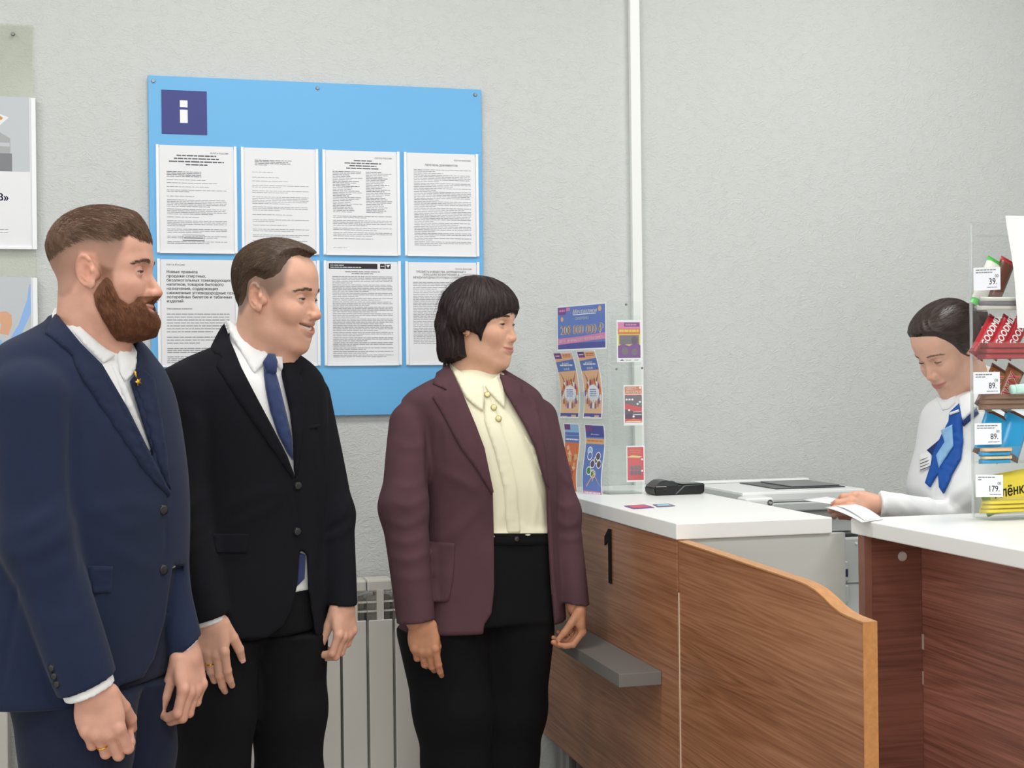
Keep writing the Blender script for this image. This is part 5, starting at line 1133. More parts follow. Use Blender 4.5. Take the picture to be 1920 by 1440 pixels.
    gR = [(L(832, 1180, .03), .118), (L(850, 1330, .04), .097), (A3(L(855, 1440, .04)[0], -.04, .46), .082), (A3(L(858, 1440, .04)[0], -.04, .10), .072)]
    gL = [(L(965, 1180, -.03), .102), (L(958, 1330, -.04), .088), (A3(L(952, 1440, -.04)[0], .04, .46), .076), (A3(L(950, 1440, -.04)[0], .04, .10), .070)]
    zh = L(830, 1165)[2]
    def TR(P):
        d = smin(chain(P, [g[0] for g in gR], [g[1] for g in gR], .03), chain(P, [g[0] for g in gL], [g[1] for g in gL], .03), .02)
        d = smax(d, T(P)+.012-3*np.clip(zh-P[:, 2], 0, 1), .004)
        d = smin(d, np.maximum(np.maximum(T(P)+.0115, P[:, 2]-zw-.004), .80-P[:, 2]), .02)
        return np.maximum(d, .075-P[:, 2])
    tr = fig.mesh('trousers', TR, A3(-.30, -.25, .06), A3(.3, .25, 1.06), .007, TROU)
    for g in (gR, gL): shoe(fig, (g[3][0][0]+.03, g[3][0][1]-.03), (.45, -.9), mat('shoe_black', '121214', .3))
    fig.patch('lapel', F0, [(842, 684), (868, 740), (893, 800), (908, 840), (925, 922), (922, 928), (895, 882), (864, 840), (829, 775), (811, 745), (838, 732), (812, 721), (820, 700)], SUIT, jk, .005, .006, 6)
    fig.patch('lapel', F0, [(937, 702), (962, 711), (979, 724), (976, 736), (1003, 751), (1013, 790), (1022, 850), (1028, 914), (1020, 902), (1004, 840), (984, 799), (945, 732)], SUIT, jk, .005, .006, 6)
    fig.patch('patch_pocket', F0, [(803, 1015), (853, 1018), (850, 1080), (842, 1125), (834, 1130), (812, 1128), (805, 1118)], SUIT, jk, .003, .004)
    fig.patch('jacket_front_edge', F0, [(1026, 922), (1031, 915), (1036, 1000), (1041, 1090), (1050, 1160), (1040, 1170), (1033, 1095), (1028, 1008)], SUIT, jk, .003, .006, 6)
    fig.patch('collar_leaf', FB, [(843, 682), (858, 694), (878, 708), (906, 724), (907, 745), (905, 772), (890, 762), (872, 745), (858, 716)], BL, bl, .0055, .004, 5)
    fig.patch('collar_leaf', FB, [(909, 725), (920, 716), (936, 700), (944, 720), (946, 740), (945, 766), (926, 746), (916, 736)], BL, bl, .0055, .004, 5)
    fig.patch('placket', FB, [(906, 745), (914, 740), (930, 775), (952, 840), (968, 910), (975, 998), (950, 1001), (944, 915), (928, 850), (908, 790)], BL, bl, .004, .004, 6)
    for x, y in ((912.5, 741), (924.5, 765), (933.5, 786)): fig.button(FB, x, y, .0085, BTNC, bl, off=.0070)
    fig.patch('blouse_pocket', FB, [(984, 818), (1003, 838), (1012, 872), (1016, 890), (1000, 868)], BL, bl, .002, .003, 6)
    fig.patch('waistband', lambda P: T(P)+.0115, [(925, 1000), (1030, 1000), (1031, 1022), (925, 1022)], TROU, tr, .003, .004, 6)
    fig.button(lambda P: T(P)+.0115, 968, 1011, .0075, mat('button_dark', '2a2a2c', .3), tr, off=.0045)
    SK = 'd8a88e'; SKH = 'c48c6c'
    hR = hand_sdf(1, [(.22, .30, .3), (.45, .6, .4), (.5, .7, .4), (.55, .7, .4)], .0, (.10, .5), .90, 1.05, tcurl=.2)
    HR1, HO1 = hand_place(fig, hR, L(788, 1160, .205), (.14, .02, -1), (.05, .95, .1))
    hL = hand_sdf(-1, [(.7, .75, .4), (.8, .85, .4), (.8, .9, .45), (.75, .9, .5)], .02, (.0, .62), .84, tcurl=.15)
    HR2, HO2 = hand_place(fig, hL, L(1084, 1130, 0), (-.02, .02, -1), (-.92, -.3, 0))
    tb = torso_body(fig, T, [(armR[0], [.04, .036, .026]), (armL[0], [.036, .030, .024]), ([gR[0][0], gR[2][0], gR[3][0]], [.07, .05, .04]), ([gL[0][0], gL[2][0], gL[3][0]], [.07, .05, .04]), ([O+R @ A3(-.025, 0, -.12), O+R @ A3(-.03, 0, -.18)], [.048, .052])], A3(-.3, -.25, .05), A3(.32, .25, 1.48))
    _, hs, hv, hF = build_body(fig, p, R, O, sc, skin_colors(SK, 'b87a6e', p), [(hR, HR1, HO1), (hL, HR2, HO2)], tb, hcol=SKH)
    nails(fig, hL, HR2, HO2, M_nail, (4,)); ring_on(fig, hL, HR2, HO2, 2, GOLD)
    eyes(fig, p, R, O, sc, (1, -.05, -.03)); brows(fig, hs, R, O, sc, mat('brow_dark', '3d2e28', .6), .6, .0225, .006, 90, .00035)
    # bobbed hair with a fringe
    poly = [(.115, .040), (.098, .037), (.090, .027), (.066, .016), (.052, .004), (.042, -.022), (.034, -.046), (.028, -.030), (.016, -.022), (.004, -.019), (-.013, -.028), (-.010, -.060), (-.006, -.086), (-.036, -.098), (-.075, -.108), (-.15, -.112), (-.15, .2), (.115, .2)]
    def th(Q):
        d = poly2(np.stack([Q[:, 0], Q[:, 2]], 1), poly); t = np.clip(-d/.010, -.8, 1)
        k = .010+.010*sstep(.06, -.06, Q[:, 0])-.003*sstep(.05, .11, Q[:, 2]); lowb = sstep(-.02, -.08, Q[:, 2]); return t*(k+.006*lowb)
    def hc0(Q):
        S_ = Q.copy(); S_[:, 1] = np.abs(S_[:, 1]); d = head_core(Q, p)
        d = smin(d, chain(S_, [(-.055, .050, -.02), (-.050, .047, -.075), (-.046, .040, -.092)], [.030, .024, .018])+.010, .02)
        d = smin(d, chain(S_, [(-.080, .020, .0), (-.074, .020, -.060), (-.068, .018, -.092)], [.036, .028, .018])+.012, .02)
        return smin(d, ell(S_, (-.006, .074, .016), (.030, .0165, .034)), .01)
    hc = lambda Q: hc0(Q)-th(Q)+.0008*(np.sin(np.arctan2(Q[:, 1], Q[:, 0]+.01)*33+3*np.sin(Q[:, 2]*30))+np.sin(np.arctan2(Q[:, 1], Q[:, 0]+.01)*57+2*np.sin(Q[:, 2]*45+1)))*(th(Q) > .002)*sstep(.14, .06, Q[:, 2])
    V, F = mesh_sdf(hc, (-.155, -.125, -.125), (.135, .125, .165), .0024); hair = np_mesh('hair', O+(V*sc) @ R.T, F, HAIR, fig.root)
    pts = surf_pts(V, F, 4200, lambda Q: (th(Q) > .004)*1.)
    def df(Q): c = A3(-.005, 0, .13); d = Q-c; d[:, 2] = 0; d /= np.linalg.norm(d, axis=1)[:, None]+1e-6; d = d*(.25+1.0*sstep(.06, .13, Q[:, 2]))[:, None]; d[:, 2] = -1*sstep(.15, .09, Q[:, 2])-.2; return d
    V, F = strands(hc, pts, df, 6, .042, (-.0006, .0012), .00050, .35); mk('hair_strands', O+(V*sc) @ R.T, F, HAIR, hair, True)
    g = np.random.default_rng(4); pts = surf_pts(hv, hF, 26, lambda Q: ((Q[:, 2] > .095) & (Q[:, 0] < .01))*1., 8); pts = toward(hc, pts, 0.)
    V, F = strands(hc, pts, lambda Q: np.stack([-.9+0*Q[:, 0], -.3+0*Q[:, 0], -.3+0*Q[:, 0]], 1), 7, .10, (0., .011), .0004, .3, seed=9); mk('flyaway_hairs', O+(V*sc) @ R.T, F, HAIR, hair, True)
    e = O+R @ (A3(.0, -.083, -.030)*sc); bm = bmesh.new(); bmesh.ops.create_uvsphere(bm, u_segments=12, v_segments=8, radius=.0028, matrix=Matrix.Translation(e.tolist())); from_bm('ear_stud', bm, GOLD, fig.root, True)
    return fig
woman()
# ------------------------------------------------------------------ clerk behind the counters
def clerk():
    fig = Fig('person', 'clerk in white blouse and blue neckerchief looking down behind the counter', 1810, 3.52)
    L = fig.L; phi = math.radians(-58)
    SH = cloth('blouse_white', 'eceded', .7, .0, .02, .1); BLUE = cloth('scarf_blue', '2456a8', .5, .0, .06, .1); LBL = cloth('scarf_pale', '8db8e0', .5, .0, .05, .1); NAVY = cloth('scarf_navy', '28376e', .5, .0); SKT = cloth('navy_skirt', '1c2233', .9)
    HAIR = mat('hair_brunette', '33241f', .4, spec=.5, vary=.25, vscale=60)
    p = dict(HD); p.update(smile=.7, mouth_open=.0004, squint=.0010, nose=(.109, -.033), nose_w=.9, fat=.35, jaw=.94, chin=-.004, brow=.75, lipf=.55, neck=(.012, -.180), neckr=(.050, .058))
    sc = .95; O = L(1783, 652, 0.); R, O = head_build(fig, p, O, math.radians(-66), math.radians(30))
    rows = [(733, 1786, 1850, 0), (746, 1768, 1880, 0), (760, 1755, 1900, 0), (783, 1746, 1920, 0), (840, 1737, 1935, 0), (901, 1719, 1940, 0), (930, 1720, 1940, 0), (975, 1735, 1935, 0), (1050, 1745, 1935, 0), (1150, 1735, 1945, 0)]
    T = fig.loft(rows, phi, .66, 2.3, [.8, .66, .58, .6, .66, .76, .76, .68, .68, .7]); lat = np.append(T.lf, 0)
    armR = ([L(1768, 800, -.10), L(1790, 975, .07), L(1652, 946, .13)], [.052, .044, .034]); armL = ([L(1888, 805, .14), L(1925, 985, .10), L(1922, 1110, .13)], [.056, .046, .036])
    nb = O+R @ (A3(-.022, 0, -.045)*sc); nt = O+R @ (A3(.010, 0, -.185)*sc)
    hN = lambda P: cone(P, O+R @ (A3(-.022, 0, -.045)*sc), nt, .049, .056)
    sct = fig.plane(L(1845, 712, 0), L(1795, 762, 0), lat)
    capR = lambda P: (P-L(1649, 945, .13)) @ A3(1, .0, 0)
    def FS(P):
        d = smin(T(P), smax(hN(P)-.012, sct(P), .005), .015); a = np.maximum(chain(P, armR[0], armR[1], .02), -capR(P)); return smin(smin(d, chain(P, armL[0], armL[1], .02), .015), a, .012)
    cr = crease(fig, FS, [([(1668, 926), (1690, 950), (1700, 962)], .008, .004), ([(1690, 924), (1712, 945), (1722, 960)], .009, .005), ([(1735, 930), (1760, 945), (1790, 930)], .010, .004), ([(1760, 960), (1790, 930), (1830, 900)], .012, .004), ([(1768, 968), (1800, 950), (1850, 905)], .012, .004), ([(1753, 900), (1752, 930), (1760, 960)], .006, -.003), ([(1660, 930), (1663, 955), (1668, 962)], .006, .003)])
    lo, hi = A3(-.30, -.36, .84), A3(.26, .28, 1.50)
    sh = fig.mesh('shirt', lambda P: FS(P)-cr(P)+.001*wob(P, 34, 5), lo, hi, .005, SH)
    gs = [(L(1810, 1130, .06), .11), (L(1800, 1300, .06), .09)]; b = gs[0][0]
    def SK_(P): d = ell(P, (b[0], 0, .86), (.17, .16, .10)); d = smin(d, chain(P, [(b[0], -.07, .80), (b[0]-.02, -.06, .1)], [.105, .066]), .04); d = smin(d, chain(P, [(b[0], .07, .80), (b[0]-.02, .06, .1)], [.105, .066]), .03); return np.maximum(d, .07-P[:, 2])
    fig.mesh('trousers', SK_, A3(-.28, -.25, .05), A3(.28, .25, 1.0), .011, SKT)
    for q in (-.06, .06): shoe(fig, (b[0]-.06, q), (-1, -.1), mat('shoe_black', '121214', .3))
    fig.patch('collar_leaf', FS, [(1797, 748), (1812, 740), (1832, 728), (1840, 732), (1834, 764), (1808, 788), (1803, 786)], SH, sh, .005, .004, 5)
    fig.patch('collar_leaf', FS, [(1756, 746), (1790, 737), (1797, 752), (1785, 766), (1768, 770)], SH, sh, .004, .004, 5)
    sc_ = fig.patch('neckerchief', FS, [(1782, 775), (1800, 758), (1806, 785), (1807, 830), (1803, 862), (1788, 888), (1778, 912), (1771, 925), (1763, 914), (1761, 888), (1746, 914), (1737, 906), (1748, 872), (1752, 850), (1768, 815), (1781, 790)], BLUE, None, .010, .009, 5, puff=.003)
    meta(fig.patch('scarf_panel', FS, [(1769, 808), (1790, 797), (1792, 838), (1765, 880), (1760, 856), (1776, 830)], LBL, sc_, .0185, .004, 5), 'pale blue patterned panel')
    fig.patch('scarf_band', FS, [(1783, 776), (1801, 770), (1802, 774), (1785, 780)], SH, sc_, .0165, .004, 4)
    fig.patch('scarf_fold', FS, [(1778, 818), (1762, 826), (1740, 845), (1752, 856), (1770, 836)], NAVY, sc_, .008, .003, 5)
    fig.patch('scarf_fold', FS, [(1804, 792), (1832, 766), (1836, 776), (1808, 800)], NAVY, sc_, .007, .003, 5)
    bd = fig.patch('name_badge', FS, [(1724, 852), (1750, 843), (1748, 876), (1727, 886)], mat('badge_white', 'f0f0f0', .4), sh, .008, .003, 6)
    for k in range(4): fig.patch('badge_line', FS, [(1728, 864+6*k), (1746, 857+6*k), (1746, 858.3+6*k), (1728, 865.3+6*k)], M_ink2, bd, .0088, .0008, 6)
    SK = 'dcae98'
    hR = hand_sdf(1, [(.45, .85, .5), (.5, .85, .5), (.5, .85, .5), (.5, .85, .5)], .0, (.10, .62), .80, tcurl=.15)
    HR1, HO1 = hand_place(fig, hR, L(1650, 945, .13), (-1, .0, .02), (0, 1, -.35))
    tb = torso_body(fig, T, [(armR[0], [.035, .03, .024]), (armL[0], [.035, .03, .022]), ([A3(b[0], -.07, .85), A3(b[0], -.06, .1)], [.07, .04]), ([A3(b[0], .07, .85), A3(b[0], .06, .1)], [.07, .04]), ([nb, nt], [.04, .045])], A3(-.34, -.32, .05), A3(.28, .28, 1.46))
    hL = hand_sdf(-1, [(.4, .5, .3)]*4, .03, (.4, .4), .86); HR2, HO2 = hand_place(fig, hL, L(1920, 1118, .13), (0, 0, -1), (.2, 1, 0))
    _, hs, hv, hF = build_body(fig, p, R, O, sc, skin_colors(SK, 'c4827a', p), [(hR, HR1, HO1), (hL, HR2, HO2)], tb, hcol='d8a58c')
    nails(fig, hR, HR1, HO1, M_nail, (0, 1, 4))
    eyes(fig, p, R, O, sc, (1, 0, -.5)); brows(fig, hs, R, O, sc, mat('brow_light', '7a6050', .6), .45, .0235, .006, 70, .0003)
    poly = [(.105, .080), (.084, .082), (.066, .070), (.045, .034), (.030, .000), (.012, -.022), (-.012, -.022), (-.036, -.030), (-.06, -.046), (-.13, -.050), (-.13, .2), (.105, .2)]
    def th(Q):
        d = poly2(np.stack([Q[:, 0], Q[:, 2]], 1), poly); t = np.clip(-d/.012, -.7, 1); return t*(.0055+.004*sstep(.05, .11, Q[:, 2]))
    hc = lambda Q: smin(smin(head_core(Q, p)-th(Q), ell(np.abs(Q*A3(0, 1, 0))+Q*A3(1, 0, 1), (-.010, .073, .014), (.034, .0155, .032)), .012), ell(Q, (-.112, 0, .035), (.034, .040, .036)), .012)+.0006*np.sin(Q[:, 1]*420+Q[:, 2]*300)*(th(Q) > .002)
    V, F = mesh_sdf(hc, (-.155, -.1, -.06), (.13, .1, .15), .0023); hair = np_mesh('hair', O+(V*sc) @ R.T, F, HAIR, fig.root)
    pts = surf_pts(V, F, 2600, lambda Q: (th(Q) > .003)*(Q[:, 0] > -.085)*1.)
    V, F = strands(hc, pts, lambda Q: np.stack([-1+0*Q[:, 0], .0*Q[:, 0], -.12-.8*sstep(.03, -.03, Q[:, 2])*0-.25*sstep(.0, .08, Q[:, 0])], 1), 5, .045, (-.0005, .0006), .00045, .3); mk('hair_strands', O+(V*sc) @ R.T, F, HAIR, hair, True)
    bm = bmesh.new(); c0 = O+R @ (A3(-.078, -.030, .062)*sc); M_ = Matrix([list(R[i])+[c0[i]] for i in range(3)]+[[0, 0, 0, 1]]); bbox(bm, (-.004, -.02, -.034), (.004, .016, .034), .003, 2, M_); from_bm('hair_clip', bm, mat('clip_white', 'e8ecf4', .25), hair)
clerk()
# ================================================================== acrylic ticket stand on the left counter
def onp(x, y, p0, n): d = ray(x, y); return CAM+d*(((p0-CAM) @ n)/(d @ n))
M_acr2 = glass_mat('stand_acrylic', (.97, .985, .98), .05, .05)
SA, SB, SC_ = A3(1.174, -.09, 1.10), A3(1.251, -.332, 1.10), A3(1.353, -.335, 1.10)
zt = onp(1140, 565, SB, A3(0, 1, 0))[2]
st = thing('ticket_stand', 'clear acrylic corner stand holding lottery leaflets on the left counter', 'stand', (SB+SA)/2); TB = np.array(st.location)
dA = (SB-SA)/np.linalg.norm(SB-SA); nA = np.cross(dA, A3(0, 0, 1)); nA = nA if nA[0] < 0 else -nA; dB = A3(1, -.03, 0); dB /= np.linalg.norm(dB); nB = A3(-.03, -1, 0); nB /= np.linalg.norm(nB)
def slab(name, o, dx, w_, z0, z1, n, off, th, m, parent):
    bm = bmesh.new(); prism(bm, rrect(w_, z1-z0, .004, 3), th, Matrix(((dx[0], 0, n[0], o[0]+n[0]*off-TB[0]), (dx[1], 0, n[1], o[1]+n[1]*off-TB[1]), (0, 1, 0, z0-TB[2]), (0, 0, 0, 1)))); return from_bm(name, bm, m, parent)
wA = np.linalg.norm(SB-SA); wB = np.linalg.norm(SC_-SB)
slab('side_plate', SA, dA, wA, 1.1005, zt-.005, nA, -.004, .003, M_acr2, st)
slab('front_plate', SB, dB, wB, 1.1005, zt, nB, -.004, .003, M_acr2, st)
slab('base_plate', SB, dB, wB, 1.1005, 1.104, nB, -.10, .098, M_acr2, st)
z2 = onp(1170, 687, SB, nB)[2]
for (z0, z1) in ((z2+.003, zt-.04), (z2-.135, z2-.003), (1.115, z2-.15)): slab('leaflet_pocket', SB+dB*.012, dB, wB-.014, z0, z1, nB, .0045, .002, M_acr2, st)
zA = [onp(1100, y, SA, nA)[2] for y in (790, 930)]
for u in (.028, .135):
    for (z0, z1) in ((zA[0]+.002, zA[0]+.085), (1.106, 1.106+.085)): slab('leaflet_pocket', SA+dA*u, dA, .10, z0, z1, nA, .006, .002, M_acr2, st)
for (x, y) in ((1174, 571), (1156, 692), (1204, 690)):
    c = onp(x, y, SB, nB); bm = bmesh.new(); cyl(bm, c-TB, c+nB*.003-TB, .0035, 12, .0025); from_bm('rivet', bm, M_steel, st)
C_pur = mat('print_purple', '7f4d92', .5); C_pink = mat('print_pink', 'dc86b0', .5); C_blue = mat('print_blue', '6680c4', .45); C_dblue = mat('print_deep_blue', '54589f', .45); C_gold = mat('print_gold', 'dcb484', .45); C_org = mat('print_orange', 'f0c096', .5); C_or2 = mat('print_deep_orange', 'dc7c50', .5); C_red = mat('print_red', 'd6565e', .5); C_brn = mat('print_brown', 'a05a56', .5); C_wht = mat('print_white', 'f2f2f4', .5); C_cyan = mat('print_cyan', '9cc6ec', .5); C_grn = mat('print_green', '4a8a50', .5); C_gry = mat('print_grey', '7a6f78', .5); C_yel = mat('print_yellow', 'e2cf5a', .5); C_drk = mat('print_dark', '66566a', .5)
def sheet_on(p0, n, dx, bl, br, tl, off, bend=None):
    a, b, c = [onp(*q, p0+n*off, n) for q in (bl, br, tl)]; return Sheet(a, dx, (0, 0, 1), abs((b-a) @ dx), c[2]-a[2], bend)
# big jackpot poster
s = sheet_on(SA, nA, dA, (1045, 658), (1137, 664), (1043, 575), .003)
meta(s.base('lottery_poster', C_wht, nseg=1), 'blue lottery poster reading 200 000 000 at the top of the acrylic stand', 'poster'); W, H = s.w, s.h
s.rect(.004, .004, W-.004, H-.004, C_blue); s.rect(.004, .004, W-.004, H*.16, C_dblue); s.poly([(.004, H*.13), (W-.004, H*.22), (W-.004, H*.36), (W*.5, H*.30), (.004, H*.27)], C_pink)
s.rect(W*.03, H*.80, W*.19, H*.96, C_pur); s.bars(W*.05, W*.17, H*.865, H*.05, C_pink, (.008, .014), .002); s.rect(W*.2, H*.88, W*.28, H*.95, C_pink)
s.text('Мечталлион', W*.57, H*.80, H*.14, C_wht, .03, .35, 'CENTER', sx=1.1); s.rect(W*.34, H*.775, W*.80, H*.79, C_wht)
s.text('СУПЕРПРИЗ', W*.52, H*.665, H*.085, C_wht, .02, 0, 'CENTER')
s.text('200 000 000 ₽', W*.515, H*.36, H*.27, C_wht, .045, 0, 'CENTER', sx=1.0); s.text('200 000 000 ₽', W*.515, H*.362, H*.265, C_gold, .02, 0, 'CENTER', sx=1.0)
s.text('МЕЧТА НАЧИНАЕТСЯ С ПОКУПКИ БИЛЕТА', W*.5, H*.205, H*.08, C_wht, .025, 0, 'CENTER', rot=.03, sx=1.0)
s.disc(W*.11, H*.70, .007, .007, C_gold); s.disc(W*.88, H*.88, .008, .008, C_gold); s.done()
# leaflets
bend1 = lambda hh: (lambda v: .052*(v/hh)**2-.030*(v/hh))
def jack_leaflet(bl, br, tl, lab):
    s = sheet_on(SA, nA, dA, bl, br, tl, .010); s.bend = bend1(s.h); W, H = s.w, s.h
    meta(s.base('lottery_leaflet', C_wht), lab, 'leaflet', 'lottery leaflets in the acrylic stand')
    b = .0035; s.rect(b, b, W-b, H-b, C_org); s.rect(b, b, W-b, H*.075, C_dblue); s.rect(W*.1, H*.02, W*.4, H*.06, C_gold); s.rect(W*.6, H*.02, W*.85, H*.06, C_gold)
    s.rect(b*1.2, H*.90, W*.40, H*.985, C_pur); s.bars(W*.10, W*.34, H*.935, H*.016, C_wht, (.004, .008), .001); s.bars(W*.48, W*.9, H*.945, .004, C_or2); s.bars(W*.48, W*.85, H*.92, .003, C_or2)
    s.poly([(b, H*.70), (W-b, H*.72), (W-b, H*.89), (b, H*.85)], C_blue); s.text('Мечталлион', W*.5, H*.815, H*.042, C_wht, .03, .3, 'CENTER', sx=.72, rot=.06); s.bars(W*.2, W*.85, H*.79, .004, C_wht); s.text('100 000 000', W*.5, H*.725, H*.05, C_wht, .03, 0, 'CENTER', sx=.62, rot=.03)
    cx, cy = W*.52, H*.37; s.disc(cx, cy, W*.30, H*.13, C_wht, 22)
    g = random.Random(3)
    for k in range(20):
        a = 2*math.pi*k/20; r1 = g.uniform(.9, 1.08); x_, y_ = cx+W*.38*r1*math.cos(a), cy+H*.19*r1*math.sin(a); m = (C_brn, C_or2, C_pur, C_wht)[k % 4]
        s.poly([(x_-.004, y_-.008), (x_+.004, y_-.008), (x_+.0045, y_+.004), (x_, y_+.011), (x_-.0045, y_+.004)], m); s.disc(x_, y_+.013, .0028, .0028, C_gold, 8)
    for sx in (-1, 1): s.poly([(cx+sx*W*.12, H*.48), (cx+sx*W*.2, H*.50), (cx+sx*W*.1, H*.60)], C_or2); s.poly([(cx+sx*W*.40, H*.70), (cx+sx*W*.2, H*.55), (cx+sx*W*.25, H*.54)], C_brn)
    for k in range(4): s.bars(cx-W*.17, cx+W*.17, cy+.010-.006*k, .002, C_blue)
    s.done()
jack_leaflet((1049, 783), (1085, 784), (1051, 661), 'orange leaflet with a ring of figures, left one of the pair')
jack_leaflet((1093, 784), (1128, 785), (1094, 658), 'orange leaflet with a ring of figures, right one of the pair')
bend2 = lambda hh: (lambda v: .007*np.sin(v/hh*5.2+.6))
s = sheet_on(SA, nA, dA, (1056, 921), (1085, 926), (1052, 793), .008); s.bend = bend2(s.h); W, H = s.w, s.h
meta(s.base('lottery_leaflet', C_wht), 'leaflet with autumn leaves below the left orange leaflet, partly behind jacket', 'leaflet', 'lottery leaflets in the acrylic stand')
b = .0035; s.rect(b, b, W-b, H*.72, C_or2); s.rect(b, H*.72, W-b, H-b, C_cyan); s.rect(b, H*.90, W*.42, H*.985, C_pur); s.rect(b, H*.72, W-b, H*.87, C_blue); s.text('Мечталлион', W*.5, H*.83, H*.04, C_wht, .03, .3, 'CENTER', sx=.72); s.bars(W*.15, W*.85, H*.79, .004, C_wht); s.bars(W*.1, W*.9, H*.745, .006, C_wht)
g = random.Random(8)
for k in range(34):
    x_, y_, r_, a = g.uniform(.15, .85)*W, g.uniform(.06, .66)*H, g.uniform(.006, .013), g.uniform(0, 6.28)
    s.poly([(x_+r_*math.cos(a+t)*(1 if i % 2 else .55), y_+r_*math.sin(a+t)*(1 if i % 2 else .55)) for i, t in enumerate(np.linspace(0, 5.6, 9))], (C_gold, C_org, C_brn, C_or2)[k % 4])
s.done()
s = sheet_on(SA, nA, dA, (1095, 926), (1132, 929), (1092, 795), .008); s.bend = bend2(s.h); W, H = s.w, s.h
meta(s.base('lottery_leaflet', C_wht), 'blue leaflet with white rings below the right orange leaflet', 'leaflet', 'lottery leaflets in the acrylic stand')
s.rect(b, b, W-b, H-b, C_blue); s.rect(b, H*.82, W-b, H-b, C_dblue); s.rect(b, H*.90, W*.40, H*.985, C_pur); s.text('Мечталлион', W*.5, H*.835, H*.045, C_wht, .03, .3, 'CENTER', sx=.72); s.rect(b, H*.72, W-b, H*.80, C_gold); s.bars(W*.12, W*.88, H*.75, .006, C_or2); s.rect(b, b, W-b, H*.055, C_pink); s.bars(W*.1, W*.9, H*.02, .004, C_wht)
for k, (x_, y_, m) in enumerate(((.28, .62, C_cyan), (.66, .50, C_gry), (.80, .44, C_drk), (.48, .44, C_drk), (.33, .34, C_grn), (.55, .30, C_grn), (.30, .55, C_blue), (.72, .55, C_drk))):
    s.disc(x_*W, y_*H, W*.13, W*.13, C_wht, 18); s.disc(x_*W, y_*H, W*.10, W*.10, m, 18)
for a, c in (((.2, .12), (.62, .32)), ((.9, .14), (.5, .34)), ((.52, .20), (.58, .36))): s.poly([(a[0]*W, a[1]*H), (a[0]*W+.004, a[1]*H-.002), (c[0]*W+.004, c[1]*H), (c[0]*W, c[1]*H)], C_gold)
s.done()
# three tickets on the front plate
def ticket(bl, br, tl, lab): s = sheet_on(SB, nB, dB, bl, br, tl, .003); meta(s.base('lottery_ticket', C_wht), lab, 'ticket', 'lottery tickets on the front of the acrylic stand'); return s
s = ticket((1157, 679), (1203, 679), (1157, 600), 'purple and pink ticket, topmost of three on the stand front'); W, H = s.w, s.h
s.rect(.003, H*.10, W-.003, H-.006, C_pink); s.rect(.003, H*.70, W-.003, H-.006, C_pink); s.rect(W*.3, H*.84, W*.92, H*.94, C_pur); s.bars(W*.36, W*.86, H*.87, H*.035, C_pink, (.005, .01), .0015); s.rect(.003, H*.66, W-.003, H*.79, C_or2); s.bars(W*.1, W*.9, H*.72, .006, C_yel); s.rect(.003, H*.36, W-.003, H*.66, C_yel); s.rect(W*.1, H*.42, W*.9, H*.64, C_gry); s.poly([(.003, H*.10), (W-.003, H*.10), (W-.003, H*.40), (W*.75, H*.46), (W*.5, H*.38), (W*.25, H*.44), (.003, H*.38)], C_pur); s.disc(W*.72, H*.52, W*.13, H*.10, C_drk); s.disc(W*.32, H*.26, W*.14, H*.09, C_gry); s.disc(W*.72, H*.24, W*.13, H*.08, C_gry); s.poly([(W*.1, H*.03), (W*.2, H*.07), (W*.3, H*.03)], C_drk); s.bars(W*.35, W*.6, H*.04, .0015, C_gry); s.bars(W*.7, W*.92, H*.04, .0015, C_gry); s.done()
s = ticket((1170, 798), (1206, 798), (1169, 722), 'orange and dark red quest ticket, middle one on the stand front'); W, H = s.w, s.h
s.rect(.003, H*.07, W-.003, H-.004, C_red); s.rect(.003, H*.78, W-.003, H-.004, C_or2); s.text('КВЕСТ-', W*.10, H*.885, H*.085, C_wht, .04); s.text('ЛОТЕРЕЯ', W*.10, H*.80, H*.085, C_wht, .04); s.disc(W*.86, H*.93, W*.06, W*.06, C_wht, 10); s.rect(.003, H*.76, W-.003, H*.78, C_wht)
s.poly([(.003, H*.55), (W-.003, H*.44), (W-.003, H*.74), (.003, H*.74)], C_gry); s.poly([(.003, H*.16), (W-.003, H*.16), (W-.003, H*.32), (.003, H*.40)], C_drk); s.rect(.003, H*.74, W*.45, H*.755, C_red)
for k in range(3): s.disc(W*(.15+.15*k), H*.64, W*.06, W*.05, C_wht, 10)
for x_, y_ in ((.72, .53), (.84, .58), (.28, .38), (.5, .22)): s.disc(W*x_, H*y_, W*.06, W*.05, C_wht, 10)
s.rect(W*.48, H*.26, W*.92, H*.275, C_wht); s.rect(W*.48, H*.33, W*.92, H*.34, C_wht); s.poly([(.003, H*.10), (W*.5, H*.17), (W-.003, H*.11), (W-.003, H*.07), (.003, H*.07)], C_or2); s.rect(W*.1, H*.085, W*.9, H*.10, C_wht); s.done()
s = ticket((1175, 904), (1209, 905), (1175, 836), 'red ticket with a grey grid, lowest on the stand front'); W, H = s.w, s.h
s.rect(.003, H*.05, W-.003, H-.004, C_red); s.poly([(.003, H*.68), (W*.7, H*.66), (W*.9, H*.70), (W*.3, H*.74)], C_yel); s.rect(.003, H*.69, W*.8, H*.70, C_wht)
for i in range(3):
    for j in range(2): s.rect(W*(.2+.21*i), H*(.20+.13*j), W*(.39+.21*i), H*(.31+.13*j), C_gry)
s.bars(W*.2, W*.8, H*.86, .003, C_or2); s.bars(W*.25, W*.75, H*.80, .003, C_or2); s.disc(W*.86, H*.62, .003, .003, C_wht, 8); s.disc(W*.86, H*.30, .003, .003, C_wht, 8); s.done()

